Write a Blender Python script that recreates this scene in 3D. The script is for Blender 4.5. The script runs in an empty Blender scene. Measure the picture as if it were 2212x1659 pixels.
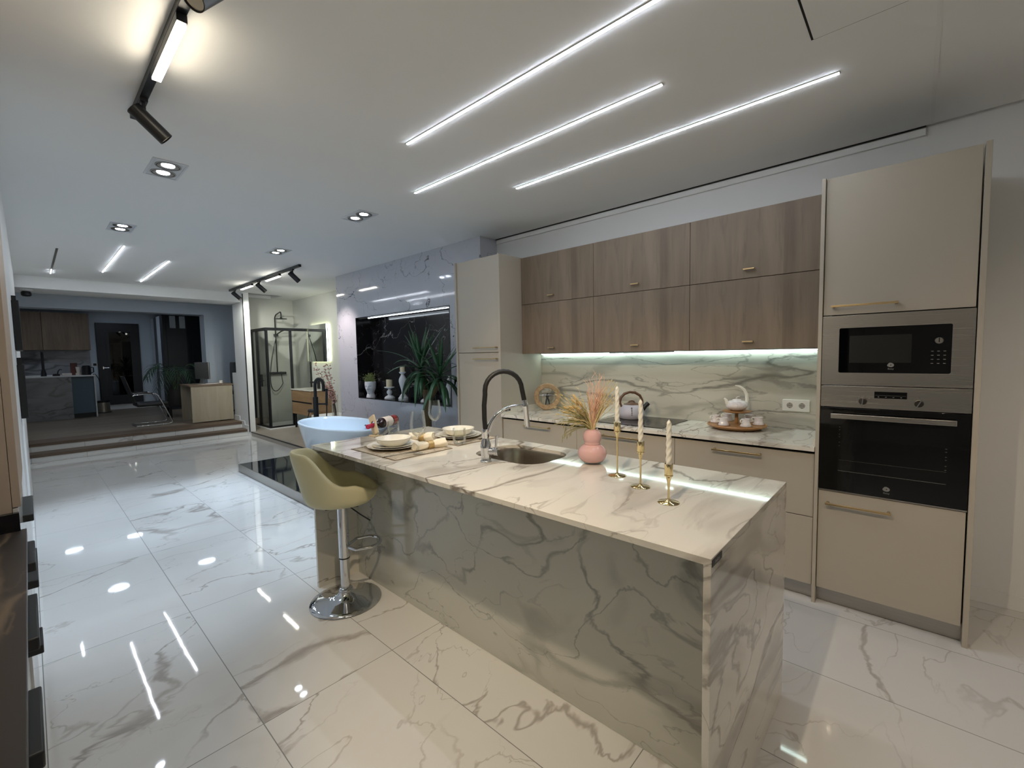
import bpy, bmesh, math, random
from mathutils import Vector, Matrix, noise
random.seed(7)
SC = bpy.context.scene
COL = SC.collection
PI = math.pi
V = Vector

# ---------------------------------------------------------------- colour and node helpers
def lin(c):
    r = []
    for x in c[:3]:
        x = x/255.0
        r.append(x/12.92 if x <= 0.04045 else ((x+0.055)/1.055)**2.4)
    return (r[0], r[1], r[2], 1.0)

class G:
    def __init__(self, name):
        self.m = bpy.data.materials.new(name); self.m.use_nodes = True
        self.t = self.m.node_tree; self.t.nodes.clear()
        self.out = self.t.nodes.new('ShaderNodeOutputMaterial')
    def put(self, sock, v):
        if isinstance(v, bpy.types.NodeSocket): self.t.links.new(v, sock)
        elif v is not None: sock.default_value = v
    def n(self, typ, ins=None, out=0, **props):
        nd = self.t.nodes.new('ShaderNode'+typ)
        for k, v in props.items(): setattr(nd, k, v)
        for k, v in (ins or {}).items(): self.put(nd.inputs[k], v)
        return nd.outputs[out]
    def math(self, op, a, b=None, c=None, clamp=False):
        nd = self.t.nodes.new('ShaderNodeMath'); nd.operation = op; nd.use_clamp = clamp
        self.put(nd.inputs[0], a); self.put(nd.inputs[1], b); self.put(nd.inputs[2], c)
        return nd.outputs[0]
    def vec(self, op, a, b=None, out=0):
        nd = self.t.nodes.new('ShaderNodeVectorMath'); nd.operation = op
        self.put(nd.inputs[0], a)
        if b is not None: self.put(nd.inputs[1], b)
        return nd.outputs[out]
    def scale(self, a, s):
        nd = self.t.nodes.new('ShaderNodeVectorMath'); nd.operation = 'SCALE'
        self.put(nd.inputs[0], a); self.put(nd.inputs['Scale'], s)
        return nd.outputs[0]
    def mix(self, f, a, b):
        nd = self.t.nodes.new('ShaderNodeMix'); nd.data_type = 'RGBA'
        self.put(nd.inputs[0], f); self.put(nd.inputs[6], a); self.put(nd.inputs[7], b)
        return nd.outputs[2]
    def ramp(self, f, a, b, lo=0.0, hi=1.0, smooth=True):
        nd = self.t.nodes.new('ShaderNodeMapRange')
        if smooth: nd.interpolation_type = 'SMOOTHSTEP'
        self.put(nd.inputs[0], f)
        for i, v in zip((1, 2, 3, 4), (a, b, lo, hi)): nd.inputs[i].default_value = v
        return nd.outputs[0]
    def noise(self, v, scale, detail=4.0, rough=0.55, dist=0.0, out=0, dim='3D'):
        return self.n('TexNoise', {'Vector': v, 'Scale': scale, 'Detail': detail, 'Roughness': rough, 'Distortion': dist}, out=out)
    def obj(self): return self.n('TexCoord', out=3)
    def bsdf(self, **kw):
        nd = self.t.nodes.new('ShaderNodeBsdfPrincipled')
        for k, v in kw.items(): self.put(nd.inputs[k.replace('_', ' ')], v)
        return nd
    def done(self, sh):
        self.t.links.new(sh.outputs[0] if isinstance(sh, bpy.types.Node) else sh, self.out.inputs[0]); return self.m

def plain(name, col, rough=0.5, metal=0.0, bump=0.0, bscale=200.0, spec=0.5, coat=0.0, var=0.0, vscale=3.0):
    g = G(name); c = lin(col)
    base = c
    if var:
        f = g.noise(g.obj(), vscale, 5.0)
        base = g.mix(f, tuple(x*(1-var) for x in c[:3])+(1,), tuple(min(1, x*(1+var)) for x in c[:3])+(1,))
    b = g.bsdf(Base_Color=base, Roughness=rough, Metallic=metal)
    b.inputs['Specular IOR Level'].default_value = spec
    b.inputs['Coat Weight'].default_value = coat
    if bump:
        nd = g.t.nodes.new('ShaderNodeBump'); nd.inputs['Strength'].default_value = bump; nd.inputs['Distance'].default_value = 0.002
        g.put(nd.inputs['Height'], g.noise(g.obj(), bscale, 3.0)); g.put(b.inputs['Normal'], nd.outputs[0])
    return g.done(b)

def emit(name, col, strength):
    g = G(name)
    return g.done(g.n('Emission', {'Color': lin(col), 'Strength': strength}))

def glass(name, tint=(250, 252, 252), refl=1.0, rough=0.02, ior=1.45, ribs=0.0):
    # thin clear glass: transparent plus a Fresnel reflection
    g = G(name)
    tr = g.n('BsdfTransparent', {'Color': lin(tint)})
    gl = g.n('BsdfGlossy', {'Color': (1, 1, 1, 1), 'Roughness': rough})
    fr = g.math('MULTIPLY', g.n('Fresnel', {'IOR': ior}), refl)
    mx = g.t.nodes.new('ShaderNodeMixShader')
    g.put(mx.inputs[0], fr); g.put(mx.inputs[1], tr); g.put(mx.inputs[2], gl)
    return g.done(mx.outputs[0])

def marble(name, base, veins, soft, rot=(0.3, 0.2, 0.6), scale=1.0, stretch=(1.0, 0.35, 1.0), rough=0.06, seed=0.0,
           tile=None, thin=0.012, thinamt=0.7, softamt=0.45, cover=0.5, warp=0.5, grout=(120, 120, 118), wob=0.0, spec=0.5, offs=3.7, jag=0.11):
    """polished stone: broad soft bands and thin dark veins; tile=(x0, dx, y0, dy) lays it out as slabs with joints"""
    g = G(name); p = g.obj()
    joint = None
    if tile:
        x0, dx, y0, dy, ax = tile
        s = g.n('SeparateXYZ', {0: p}); sep = s.node
        u = g.math('DIVIDE', g.math('SUBTRACT', sep.outputs[ax[0]], x0), dx)
        w = g.math('DIVIDE', g.math('SUBTRACT', sep.outputs[ax[1]], y0), dy)
        iu, iw = g.math('FLOOR', u), g.math('FLOOR', w)
        cid = g.n('CombineXYZ', {0: iu, 1: iw})
        wn = g.n('TexWhiteNoise', {'Vector': cid}, out=1, noise_dimensions='3D')
        p = g.vec('ADD', p, g.scale(wn, offs))
        def edge(a, d):
            f = g.math('FRACT', a)
            return g.math('MULTIPLY', g.math('MINIMUM', f, g.math('SUBTRACT', 1.0, f)), d)
        e = g.math('MINIMUM', edge(u, dx), edge(w, dy))
        joint = g.ramp(e, 0.0010, 0.0024, 1.0, 0.0)
    p = g.vec('ADD', p, (seed*3.1, seed*1.7, seed*2.3))
    mp = g.n('Mapping', {'Vector': p, 'Rotation': rot, 'Scale': tuple(scale*s for s in stretch)})
    wv = g.vec('SUBTRACT', g.noise(mp, 1.3, 3.0, 0.5, out=1), (0.5, 0.5, 0.5))
    q = g.vec('ADD', mp, g.scale(wv, warp))
    def ridge(v, sc, w, det, ro=0.55):
        n = g.noise(v, sc, det, ro)
        return g.ramp(g.math('ABSOLUTE', g.math('SUBTRACT', n, 0.5)), 0.0, w, 1.0, 0.0)
    jit = g.vec('SUBTRACT', g.noise(q, 7.0, 4.0, 0.6, out=1), (0.5, 0.5, 0.5))
    qj = g.vec('ADD', q, g.scale(jit, jag))
    mask = g.ramp(g.noise(q, 0.9, 2.0), cover-0.07, cover+0.13)
    broad = g.math('MULTIPLY', ridge(qj, 1.1, 0.06, 3.0), mask)
    # line width swells and fades along the vein
    wid = g.ramp(g.noise(g.vec('ADD', q, (3.3, 9.1, 1.7)), 2.6, 3.0), 0.30, 0.72, 0.25, 1.5)
    def crack(v, sc, w_):
        n = g.math('ABSOLUTE', g.math('SUBTRACT', g.noise(v, sc, 1.5, 0.45), 0.5))
        return g.ramp(g.math('DIVIDE', n, wid), 0.0, w_, 1.0, 0.0)
    t1 = g.math('MULTIPLY', crack(qj, 1.05, thin), g.ramp(g.noise(q, 1.5, 2.0), cover-0.14, cover+0.10))
    t2 = g.math('MULTIPLY', crack(g.vec('ADD', qj, (7.3, 2.1, 5.5)), 2.1, thin*1.1), g.ramp(g.noise(q, 1.1, 2.0), cover-0.02, cover+0.16))
    t3 = g.math('MULTIPLY', crack(g.vec('ADD', qj, (1.3, 8.1, 2.5)), 4.3, thin*1.3), g.math('MULTIPLY', g.ramp(g.noise(q, 1.6, 2.0), cover, cover+0.16), 0.6))
    t1 = g.math('MAXIMUM', t1, t3)
    cloud = g.noise(q, 2.0, 5.0)
    c = g.mix(g.math('MULTIPLY', cloud, 0.22), lin(base), lin(soft))
    c = g.mix(g.math('MULTIPLY', broad, softamt), c, lin(soft))
    c = g.mix(g.math('MULTIPLY', g.math('MAXIMUM', t1, g.math('MULTIPLY', t2, 0.75)), thinamt), c, lin(veins))
    r = rough
    if joint is not None:
        c = g.mix(joint, c, lin(grout))
        r = g.math('ADD', g.math('MULTIPLY', joint, 0.4), rough)
    b = g.bsdf(Base_Color=c, Roughness=r); b.inputs['Specular IOR Level'].default_value = spec
    if wob:
        nd = g.t.nodes.new('ShaderNodeBump'); nd.inputs['Strength'].default_value = wob; nd.inputs['Distance'].default_value = 0.004
        g.put(nd.inputs['Height'], g.noise(g.obj(), 9.0, 1.0, 0.4)); g.put(b.inputs['Normal'], nd.outputs[0])
    return g.done(b)

def wood(name, a, b_, c_, along=2, scale=1.0, rough=0.5, seed=0.0, plank=0.0, pax=0, contrast=1.0):
    g = G(name); p = g.vec('ADD', g.obj(), (seed*2.3, seed*3.1, seed*1.3))
    if plank:
        s = g.n('SeparateXYZ', {0: p}).node
        ix = g.math('FLOOR', g.math('DIVIDE', s.outputs[pax], plank))
        wn = g.n('TexWhiteNoise', {'W': ix}, out=1, noise_dimensions='1D')
        p = g.vec('ADD', p, g.scale(wn, 5.0))
    sc = [9.0*scale]*3; sc[along] = 0.75*scale
    mp = g.n('Mapping', {'Vector': p, 'Scale': tuple(sc)})
    q = g.vec('ADD', mp, g.scale(g.vec('SUBTRACT', g.noise(mp, 0.6, 2.0, out=1), (.5, .5, .5)), 1.2))
    n1 = g.noise(q, 1.0, 5.0, 0.6); n2 = g.noise(q, 5.0, 6.0, 0.65); n3 = g.noise(q, 0.35, 2.0)
    c = g.mix(g.ramp(n1, 0.32, 0.68), lin(a), lin(b_))
    c = g.mix(g.math('MULTIPLY', g.ramp(n2, 0.48, 0.75), 0.55*contrast), c, lin(c_))
    c = g.mix(g.math('MULTIPLY', g.ramp(n3, 0.45, 0.75), 0.4*contrast), c, lin(c_))
    bs = g.bsdf(Base_Color=c, Roughness=rough)
    return g.done(bs)

def brushed(name, col, rough=0.28, along=0, amt=0.12):
    g = G(name); sc = [260.0]*3; sc[along] = 2.0
    n = g.noise(g.n('Mapping', {'Vector': g.obj(), 'Scale': tuple(sc)}), 1.0, 3.0)
    c = lin(col)
    b = g.bsdf(Base_Color=g.mix(n, tuple(x*(1-amt) for x in c[:3])+(1,), tuple(min(1, x*(1+amt)) for x in c[:3])+(1,)),
               Roughness=g.math('ADD', rough-0.06, g.math('MULTIPLY', n, 0.12)), Metallic=1.0)
    b.inputs['Anisotropic'].default_value = 0.6
    return g.done(b)

# ---------------------------------------------------------------- mesh builder
class M:
    def __init__(self, o=None):
        self.bm = bmesh.new()
        self.o = V((0, 0, 0)) if o is None else V(o.location if hasattr(o, 'location') else o)
    def v(self, p): return self.bm.verts.new(V(p)-self.o)
    def f(self, vs):
        try: return self.bm.faces.new(vs)
        except ValueError: return None
    def box(self, x0, x1, y0, y1, z0, z1):
        a = [self.v(p) for p in ((x0,y0,z0),(x1,y0,z0),(x1,y1,z0),(x0,y1,z0),(x0,y0,z1),(x1,y0,z1),(x1,y1,z1),(x0,y1,z1))]
        for q in ((3,2,1,0),(4,5,6,7),(0,1,5,4),(1,2,6,5),(2,3,7,6),(3,0,4,7)): self.f([a[i] for i in q])
        return self
    def hexa(self, b, t):
        a = [self.v(p) for p in list(b)+list(t)]
        for q in ((3,2,1,0),(4,5,6,7),(0,1,5,4),(1,2,6,5),(2,3,7,6),(3,0,4,7)): self.f([a[i] for i in q])
        return self
    def loft(self, rings, close=True, cap0=True, cap1=True, loop=False):
        R = [[self.v(p) for p in r] for r in rings]
        n = len(R[0]); m = len(R)
        for i in range(m if loop else m-1):
            A, B = R[i], R[(i+1) % m]
            for j in range(n if close else n-1):
                self.f([A[j], A[(j+1) % n], B[(j+1) % n], B[j]])
        if cap0 and not loop: self.f(R[0][::-1])
        if cap1 and not loop: self.f(R[-1])
        return self
    def lathe(self, prof, c=(0, 0, 0), n=24, axis=2, ang=None, cap0=True, cap1=True, wob=None):
        rings = []
        for (r, h) in prof:
            ring = []
            for k in range(n):
                a = 2*PI*k/n; rr = max(r, 1e-4)
                if wob: rr *= wob(a, h)
                x, y = rr*math.cos(a), rr*math.sin(a)
                p = (x, y, h) if axis == 2 else ((h, x, y) if axis == 0 else (y, h, x))
                ring.append(V(p)+V(c))
            rings.append(ring)
        return self.loft(rings, cap0=cap0, cap1=cap1)
    def tube(self, pts, r, n=8, loop=False, cap=True, flat=None):
        pts = [V(p) for p in pts]; N = len(pts)
        rs = r if isinstance(r, (list, tuple)) else [r]*N
        rings = []; up = None
        for i in range(N):
            a = pts[(i-1) % N] if (loop or i > 0) else pts[i]
            b = pts[(i+1) % N] if (loop or i < N-1) else pts[i]
            t = (b-a)
            t = t.normalized() if t.length > 1e-9 else V((0, 0, 1))
            if up is None:
                up = V((0, 0, 1)) if abs(t.z) < 0.9 else V((1, 0, 0))
            s = t.cross(up)
            if s.length < 1e-6: s = t.orthogonal()
            s.normalize(); u = s.cross(t).normalized(); up = u
            fl = flat or 1.0
            rings.append([pts[i]+s*(rs[i]*math.cos(2*PI*k/n))+u*(rs[i]*fl*math.sin(2*PI*k/n)) for k in range(n)])
        return self.loft(rings, cap0=cap, cap1=cap, loop=loop)
    def cyl(self, p, q, r, r2=None, n=20):
        return self.tube([p, q], [r, r if r2 is None else r2], n)
    def prism(self, poly, h0, h1, plane='xy'):
        def P(a, b, h): return (a, b, h) if plane == 'xy' else ((a, h, b) if plane == 'xz' else (h, a, b))
        return self.loft([[P(a, b, h0) for a, b in poly], [P(a, b, h1) for a, b in poly]])
    def ring_prism(self, outer, inner, h0, h1, plane='xy'):
        """a plate with a hole: outer and inner outlines with the same number of points"""
        def P(a, b, h): return (a, b, h) if plane == 'xy' else ((a, h, b) if plane == 'xz' else (h, a, b))
        return self.loft([[P(a, b, h0) for a, b in outer], [P(a, b, h1) for a, b in outer],
                          [P(a, b, h1) for a, b in inner], [P(a, b, h0) for a, b in inner]], loop=True)
    def leaf(self, p, d, up, L, w, bend, n=6, fold=0.15, tip=0.5):
        """a strap leaf with a folded midrib, real thickness, drooping along its length"""
        p, d = V(p), V(d).normalized(); side = d.cross(V(up))
        side = side.normalized() if side.length > 1e-6 else d.orthogonal().normalized()
        nrm = side.cross(d).normalized(); rows = []
        pos = p.copy(); dd = d.copy()
        for i in range(n+1):
            t = i/n
            ww = w*(0.55+0.9*t) if t < 0.4 else w*(0.91+0.0)*max(0.03, 1-((t-0.4)/0.6)**1.6)
            rows.append((pos.copy(), ww, nrm.copy()))
            dd = (dd+V((0, 0, -bend/n))).normalized(); pos = pos+dd*(L/n)
            nrm = side.cross(dd).normalized()
        T = 0.0016
        rings = [[q-side*ww*.5+nn*(fold*ww), q+nn*T*-1, q+side*ww*.5+nn*(fold*ww), q+nn*T] for q, ww, nn in rows]
        return self.loft(rings)
    def xform(self, mat): self.bm.transform(mat); return self

def obj(name, m, material=None, parent=None, bevel=0.0, sharp=40.0, smooth=True, seg=2, sub=0, label=None, recalc=True):
    me = bpy.data.meshes.new(name)
    if recalc: bmesh.ops.recalc_face_normals(m.bm, faces=m.bm.faces)
    m.bm.to_mesh(me); m.bm.free()
    if smooth:
        for p in me.polygons: p.use_smooth = True
        me.set_sharp_from_angle(angle=math.radians(sharp))
    o = bpy.data.objects.new(name, me); COL.objects.link(o)
    if material: me.materials.append(material)
    if parent is not None: o.parent = parent
    else: o.location = m.o
    if bevel:
        b = o.modifiers.new('b', 'BEVEL'); b.width = bevel; b.segments = seg; b.limit_method = 'ANGLE'; b.angle_limit = math.radians(40)
        b.harden_normals = False
    if sub:
        s = o.modifiers.new('s', 'SUBSURF'); s.levels = sub; s.render_levels = sub
    if label: o['label'] = label
    return o
def tag(o, label, cat, group=None):
    o['label'] = label; o['category'] = cat
    if group: o['group'] = group
    return o
def thing(name, label, cat, loc, rot=0.0, group=None):
    e = bpy.data.objects.new(name, None); COL.objects.link(e); e.empty_display_size = 0.05
    e.location = loc; e.rotation_euler = (0, 0, rot)
    return tag(e, label, cat, group)
def struct(name, m, material, **kw):
    o = obj(name, m, material, **kw); o['kind'] = 'structure'; return o
def dup(root, loc, rot=None, label=None, group=None):
    def cp(o, par):
        c = o.copy(); COL.objects.link(c); c.parent = par
        for ch in list(o.children): cp(ch, c)
        return c
    r = cp(root, None); r.location = loc
    if rot is not None: r.rotation_euler = (0, 0, rot)
    if label: r['label'] = label
    if group: r['group'] = group
    return r
def text(name, body, size, mat, parent, mtx, depth=0.0004):
    cu = bpy.data.curves.new(name, 'FONT'); cu.body = body; cu.size = size; cu.align_x = 'CENTER'; cu.align_y = 'CENTER'; cu.extrude = depth
    tmp = bpy.data.objects.new(name+'_curve', cu); COL.objects.link(tmp)
    bpy.context.view_layer.update()
    me = bpy.data.meshes.new_from_object(tmp.evaluated_get(bpy.context.evaluated_depsgraph_get()))
    bpy.data.objects.remove(tmp); me.materials.clear(); me.materials.append(mat)
    o = bpy.data.objects.new(name, me); COL.objects.link(o)
    o.parent = parent; o.matrix_basis = mtx
    return o
# text facing -Y (readable from the camera side) and facing +X
FACE_Y = Matrix.Rotation(PI/2, 4, 'X')
FACE_X = Matrix.Rotation(PI/2, 4, 'Z') @ Matrix.Rotation(PI/2, 4, 'X')
def bez(p0, p1, p2, p3, n=12):
    p0, p1, p2, p3 = V(p0), V(p1), V(p2), V(p3)
    return [p0*(1-t)**3+p1*3*t*(1-t)**2+p2*3*t*t*(1-t)+p3*t**3 for t in [i/n for i in range(n+1)]]
def rrect(x0, x1, y0, y1, r, n=6):
    pts = []
    for cx, cy, a0 in ((x1-r, y1-r, 0), (x0+r, y1-r, 90), (x0+r, y0+r, 180), (x1-r, y0+r, 270)):
        for k in range(n+1):
            a = math.radians(a0+90*k/n); pts.append((cx+r*math.cos(a), cy+r*math.sin(a)))
    return pts
# ================================================================ MATERIALS
WHITE = plain('white_paint', (230, 231, 230), 0.6)
CEIL = plain('ceiling_paint', (234, 235, 234), 0.7)
OFFW = plain('office_paint', (206, 216, 226), 0.7)
FLOORM = marble('floor_marble', (222, 222, 220), (120, 104, 90), (186, 180, 174), rot=(0, 0, 0.95), scale=0.62, stretch=(1.15, 0.6, 1.0),
                rough=0.035, seed=1.0, tile=(-1.899, 1.195, 0.557, 0.592, (0, 1)), thin=0.0075, thinamt=0.55, softamt=0.10, cover=0.43, warp=0.75, wob=0.035, jag=0.16)
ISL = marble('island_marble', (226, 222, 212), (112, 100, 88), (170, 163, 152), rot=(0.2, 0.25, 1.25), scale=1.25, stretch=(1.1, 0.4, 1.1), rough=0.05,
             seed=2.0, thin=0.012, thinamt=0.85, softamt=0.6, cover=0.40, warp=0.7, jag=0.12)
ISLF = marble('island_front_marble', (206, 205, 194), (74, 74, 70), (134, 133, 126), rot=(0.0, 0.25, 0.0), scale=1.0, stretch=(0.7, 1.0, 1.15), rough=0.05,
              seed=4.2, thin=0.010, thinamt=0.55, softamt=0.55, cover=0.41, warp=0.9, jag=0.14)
SPLASH = marble('splash_marble', (200, 199, 188), (84, 84, 80), (142, 141, 133), rot=(0.0, -0.60, 0.0), scale=1.15, stretch=(0.42, 1.0, 1.5), rough=0.06,
                seed=6.4, thin=0.012, thinamt=0.65, softamt=0.5, cover=0.38, warp=0.6, jag=0.12)
WALLM = marble('wall_marble', (196, 198, 206), (40, 42, 50), (172, 175, 186), rot=(0.0, 0.75, 0.3), scale=1.15, stretch=(0.8, 1.0, 1.0), rough=0.07,
               seed=9.1, tile=(-6.8, 1.2, 0.0, 5.6, (0, 2)), thin=0.0042, thinamt=0.85, softamt=0.10, cover=0.46, warp=0.9, grout=(178, 180, 186), jag=0.2)
DARKM = marble('black_marble', (17, 17, 20), (185, 182, 178), (36, 34, 36), rot=(0.0, 0.75, 0.3), scale=1.3, stretch=(0.7, 1.0, 1.0), rough=0.12,
               seed=3.3, thin=0.005, thinamt=0.6, softamt=0.3, cover=0.47, warp=0.9, jag=0.2)
DARKP = marble('platform_marble', (14, 18, 24), (120, 130, 140), (34, 40, 50), rot=(0, 0, 1.5), scale=1.4, stretch=(1.0, 0.16, 1.0), rough=0.05,
               seed=5.3, thin=0.010, thinamt=0.4, softamt=0.4, cover=0.5, warp=0.3)
BROWNM = marble('brown_marble', (54, 49, 46), (150, 132, 108), (72, 64, 58), rot=(0.1, 0, 0.15), scale=2.4, stretch=(0.35, 1.0, 1.0), rough=0.35,
                seed=8.8, thin=0.02, thinamt=0.4, softamt=0.55, cover=0.46, warp=0.4)
OAK = wood('oak_veneer', (134, 118, 100), (112, 97, 81), (84, 71, 58), along=2, scale=0.62, rough=0.55, seed=1.0, plank=0.31, pax=0, contrast=0.8)
OAKL = wood('light_oak', (168, 138, 104), (148, 118, 86), (120, 94, 66), along=0, scale=1.2, rough=0.5, seed=2.0)
OAKD = wood('dark_oak', (132, 112, 92), (112, 94, 76), (86, 71, 57), along=2, scale=1.0, rough=0.55, seed=3.0)
DECKW = wood('office_floorboards', (150, 138, 122), (130, 119, 105), (104, 94, 82), along=1, scale=0.8, rough=0.45, seed=4.0, plank=0.19, pax=0)
NOSEW = wood('nosing_wood', (112, 94, 78), (94, 78, 64), (74, 61, 50), along=1, scale=0.9, rough=0.5, seed=5.0)
BAMB = wood('bamboo', (176, 132, 84), (150, 106, 62), (110, 74, 42), along=0, scale=2.0, rough=0.4, seed=6.0)
BIRCH = wood('desk_veneer', (168, 158, 138), (158, 147, 127), (140, 130, 112), along=2, scale=1.0, rough=0.6, seed=7.0, contrast=0.5)
PALEW = plain('pale_wood', (214, 198, 164), 0.5, var=0.05)
CREAM = plain('cream_lacquer', (178, 170, 156), 0.42, bump=0.015, bscale=350)
CREAMD = plain('cream_edge', (176, 168, 152), 0.5)
GAP = plain('shadow_gap', (16, 15, 14), 0.8)
BRASS = plain('brass', (206, 182, 140), 0.3, 1.0)
GOLD = plain('polished_gold', (226, 208, 160), 0.06, 1.0)
CHROME = plain('chrome', (214, 216, 220), 0.05, 1.0)
STEEL = brushed('brushed_steel', (196, 191, 184), 0.26, along=0, amt=0.035)
STEELV = brushed('sink_steel', (196, 188, 176), 0.24, along=2, amt=0.04)
ALU = brushed('brushed_aluminium', (176, 172, 166), 0.3, along=0)
BGLASS = plain('black_glass', (5, 5, 6), 0.04)
OVENG = plain('oven_glass', (9, 9, 9), 0.05)
INNER = plain('oven_inside', (26, 27, 26), 0.25)
BLACK = plain('black_plastic', (16, 17, 19), 0.42)
BLKMET = plain('matt_black_metal', (22, 24, 27), 0.4)
RUBBER = plain('black_rubber', (14, 14, 15), 0.5)
LEATHER = plain('cream_leather', (206, 201, 164), 0.5, bump=0.05, bscale=260)
CERAM = plain('white_ceramic', (232, 229, 218), 0.12)
CERAMG = marble('grey_veined_ceramic', (226, 220, 220), (120, 112, 120), (196, 188, 194), scale=14.0, rough=0.1, seed=2.2, thinamt=0.6, thin=0.016)
TUBM = plain('tub_acrylic', (222, 234, 244), 0.16)
PLASTER = plain('white_plaster', (226, 228, 232), 0.5)
WAX = plain('white_wax', (238, 234, 222), 0.45)
IVORY = plain('ivory_wax', (226, 214, 182), 0.5)
PINK = plain('pink_glass', (214, 172, 170), 0.06, coat=0.5)
CLEAR = glass('clear_glass', (253, 254, 253), 0.5, 0.0, ior=1.45)
PANE = glass('shower_glass', (254, 255, 254), 0.7, 0.01, ior=1.4)
SMOKE = glass('door_pane', (70, 76, 82), 1.0, 0.02)
LINEN = plain('linen', (236, 228, 208), 0.85, bump=0.25, bscale=420)
JUTE = plain('gold_ring_band', (196, 168, 116), 0.4, 0.5)
SOCK = plain('socket_white', (232, 233, 228), 0.25)
SOCKD = plain('socket_hole', (60, 58, 54), 0.5)
GREYMARK = plain('grey_print', (122, 122, 120), 0.5)
LIGHTPRINT = plain('light_print', (206, 206, 204), 0.5)
LEAF = plain('yucca_leaf', (44, 84, 52), 0.35, var=0.35, vscale=9)
PALMG = plain('palm_leaf', (58, 92, 70), 0.4, var=0.3, vscale=7)
BARK = plain('yucca_bark', (84, 72, 48), 0.85, bump=0.8, bscale=45, var=0.5, vscale=30)
POTM = plain('dark_pot', (40, 38, 38), 0.5)
CONC = plain('limewash', (196, 197, 190), 0.75, bump=0.12, bscale=14, var=0.05, vscale=3)
STONEF = plain('bath_floor', (168, 158, 146), 0.35, var=0.08, vscale=4)
DKCAB = plain('anthracite_lacquer', (34, 38, 44), 0.35)
BLUECAB = plain('slate_blue_lacquer', (84, 106, 120), 0.45)
BLKDOOR = plain('black_door', (22, 25, 32), 0.4)
MIRROR = plain('mirror_silver', (226, 230, 228), 0.01, 1.0)
WINEG = plain('wine_glass_dark', (36, 10, 16), 0.05, coat=0.6)
ROSE = plain('rose_wine', (140, 44, 44), 0.06, coat=0.6)
CAPS = plain('red_capsule', (190, 40, 82), 0.3)
PAPER = plain('paper_label', (232, 222, 214), 0.7)
LED = emit('led_white', (236, 244, 255), 50.0)
LEDK = emit('led_under_cabinet', (226, 255, 248), 7.5)
LEDN = emit('led_niche', (232, 244, 255), 12.0)
LEDM = emit('led_mirror', (240, 246, 200), 5.0)
LAMPW = emit('lamp_warm', (255, 240, 214), 36.0)
LAMPN = emit('lamp_far', (255, 250, 236), 26.0)
BULB = emit('bulb_cool', (226, 240, 255), 60.0)
LENS = plain('spot_reflector', (240, 230, 212), 0.35)

def spot(name, loc, target, power, angle, col, blend=0.6, size=0.04):
    l = bpy.data.lights.new(name, 'SPOT'); l.energy = power; l.spot_size = math.radians(angle); l.spot_blend = blend
    l.color = lin(col)[:3]; l.shadow_soft_size = size
    o = bpy.data.objects.new(name, l); COL.objects.link(o); o.location = loc
    o.rotation_euler = (V(target)-V(loc)).to_track_quat('-Z', 'Y').to_euler(); return o
def area(name, loc, sx, sy, power, col, rot=(0, 0, 0)):
    l = bpy.data.lights.new(name, 'AREA'); l.shape = 'RECTANGLE'; l.size = sx; l.size_y = sy; l.energy = power; l.color = lin(col)[:3]
    o = bpy.data.objects.new(name, l); COL.objects.link(o); o.location = loc; o.rotation_euler = rot; return o

# ================================================================ CAMERA
cam = bpy.data.cameras.new('camera'); cam.sensor_width = 36.0; cam.sensor_fit = 'HORIZONTAL'; cam.lens = 956.16/2212*36.0
cam.clip_start = 0.02; cam.clip_end = 60
co = bpy.data.objects.new('camera', cam); COL.objects.link(co)
R_, U_, F_ = V((0.73867979, 0.67380994, -0.01823023)), V((-0.03041805, 0.0603401, 0.9977143)), V((-0.67336982, 0.73643685, -0.06506799))
mw = Matrix.Identity(4)
for i in range(3):
    mw[i][0], mw[i][1], mw[i][2] = R_[i], U_[i], -F_[i]
mw[2][3] = 1.465
co.matrix_world = mw
SC.camera = co

# ================================================================ ROOM
CZ = 2.747
YB = 3.62
struct('floor', M().box(-9.55, 2.2, -3.0, 3.65, -0.1, 0.0), FLOORM, smooth=False)
struct('ceiling', M().box(-9.55, 2.2, -3.0, 3.588, CZ, CZ+0.12).box(-10.4, -6.6, 3.588, 4.2, CZ, CZ+0.12).box(-6.6, 2.2, 3.588, 3.8, CZ+0.03, CZ+0.12), CEIL, smooth=False)
struct('wall_back', M().box(-3.503, 2.2, YB, YB+0.12, 0, CZ+0.03), WHITE, smooth=False)
struct('wall_right', M().box(2.2, 2.32, -3.0, YB+0.12, 0, CZ+0.03), WHITE, smooth=False)
struct('wall_front', M().box(-0.62, 2.2, -3.12, -3.0, 0, CZ+0.03).box(-0.74, -0.62, -3.0, -0.64, 0, CZ), WHITE, smooth=False)
struct('wall_left', M().box(-16.0, -0.62, -0.78, -0.64, 0, 2.9).box(-9.5, -2.96, -0.64, -0.05, 0, CZ), WHITE, smooth=False)
struct('baseboard_back', M().box(0.24, 2.19, YB-0.012, YB, 0, 0.085), WHITE, bevel=0.002)
# white profile where kitchen wall meets the ceiling; black strip paints the gap's shade
struct('trim_1', M().box(-3.49, 0.0, 3.6, YB, CZ-0.05, CZ-0.008), CEIL, bevel=0.002)
struct('trim_gap_shade', M().box(-3.49, 0.0, 3.588, 3.6, CZ-0.004, CZ+0.02), GAP, smooth=False)
struct('trim_2', M().box(0.018, 0.034, -3.0, 3.588, CZ-0.003, CZ), WHITE, smooth=False)
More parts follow.
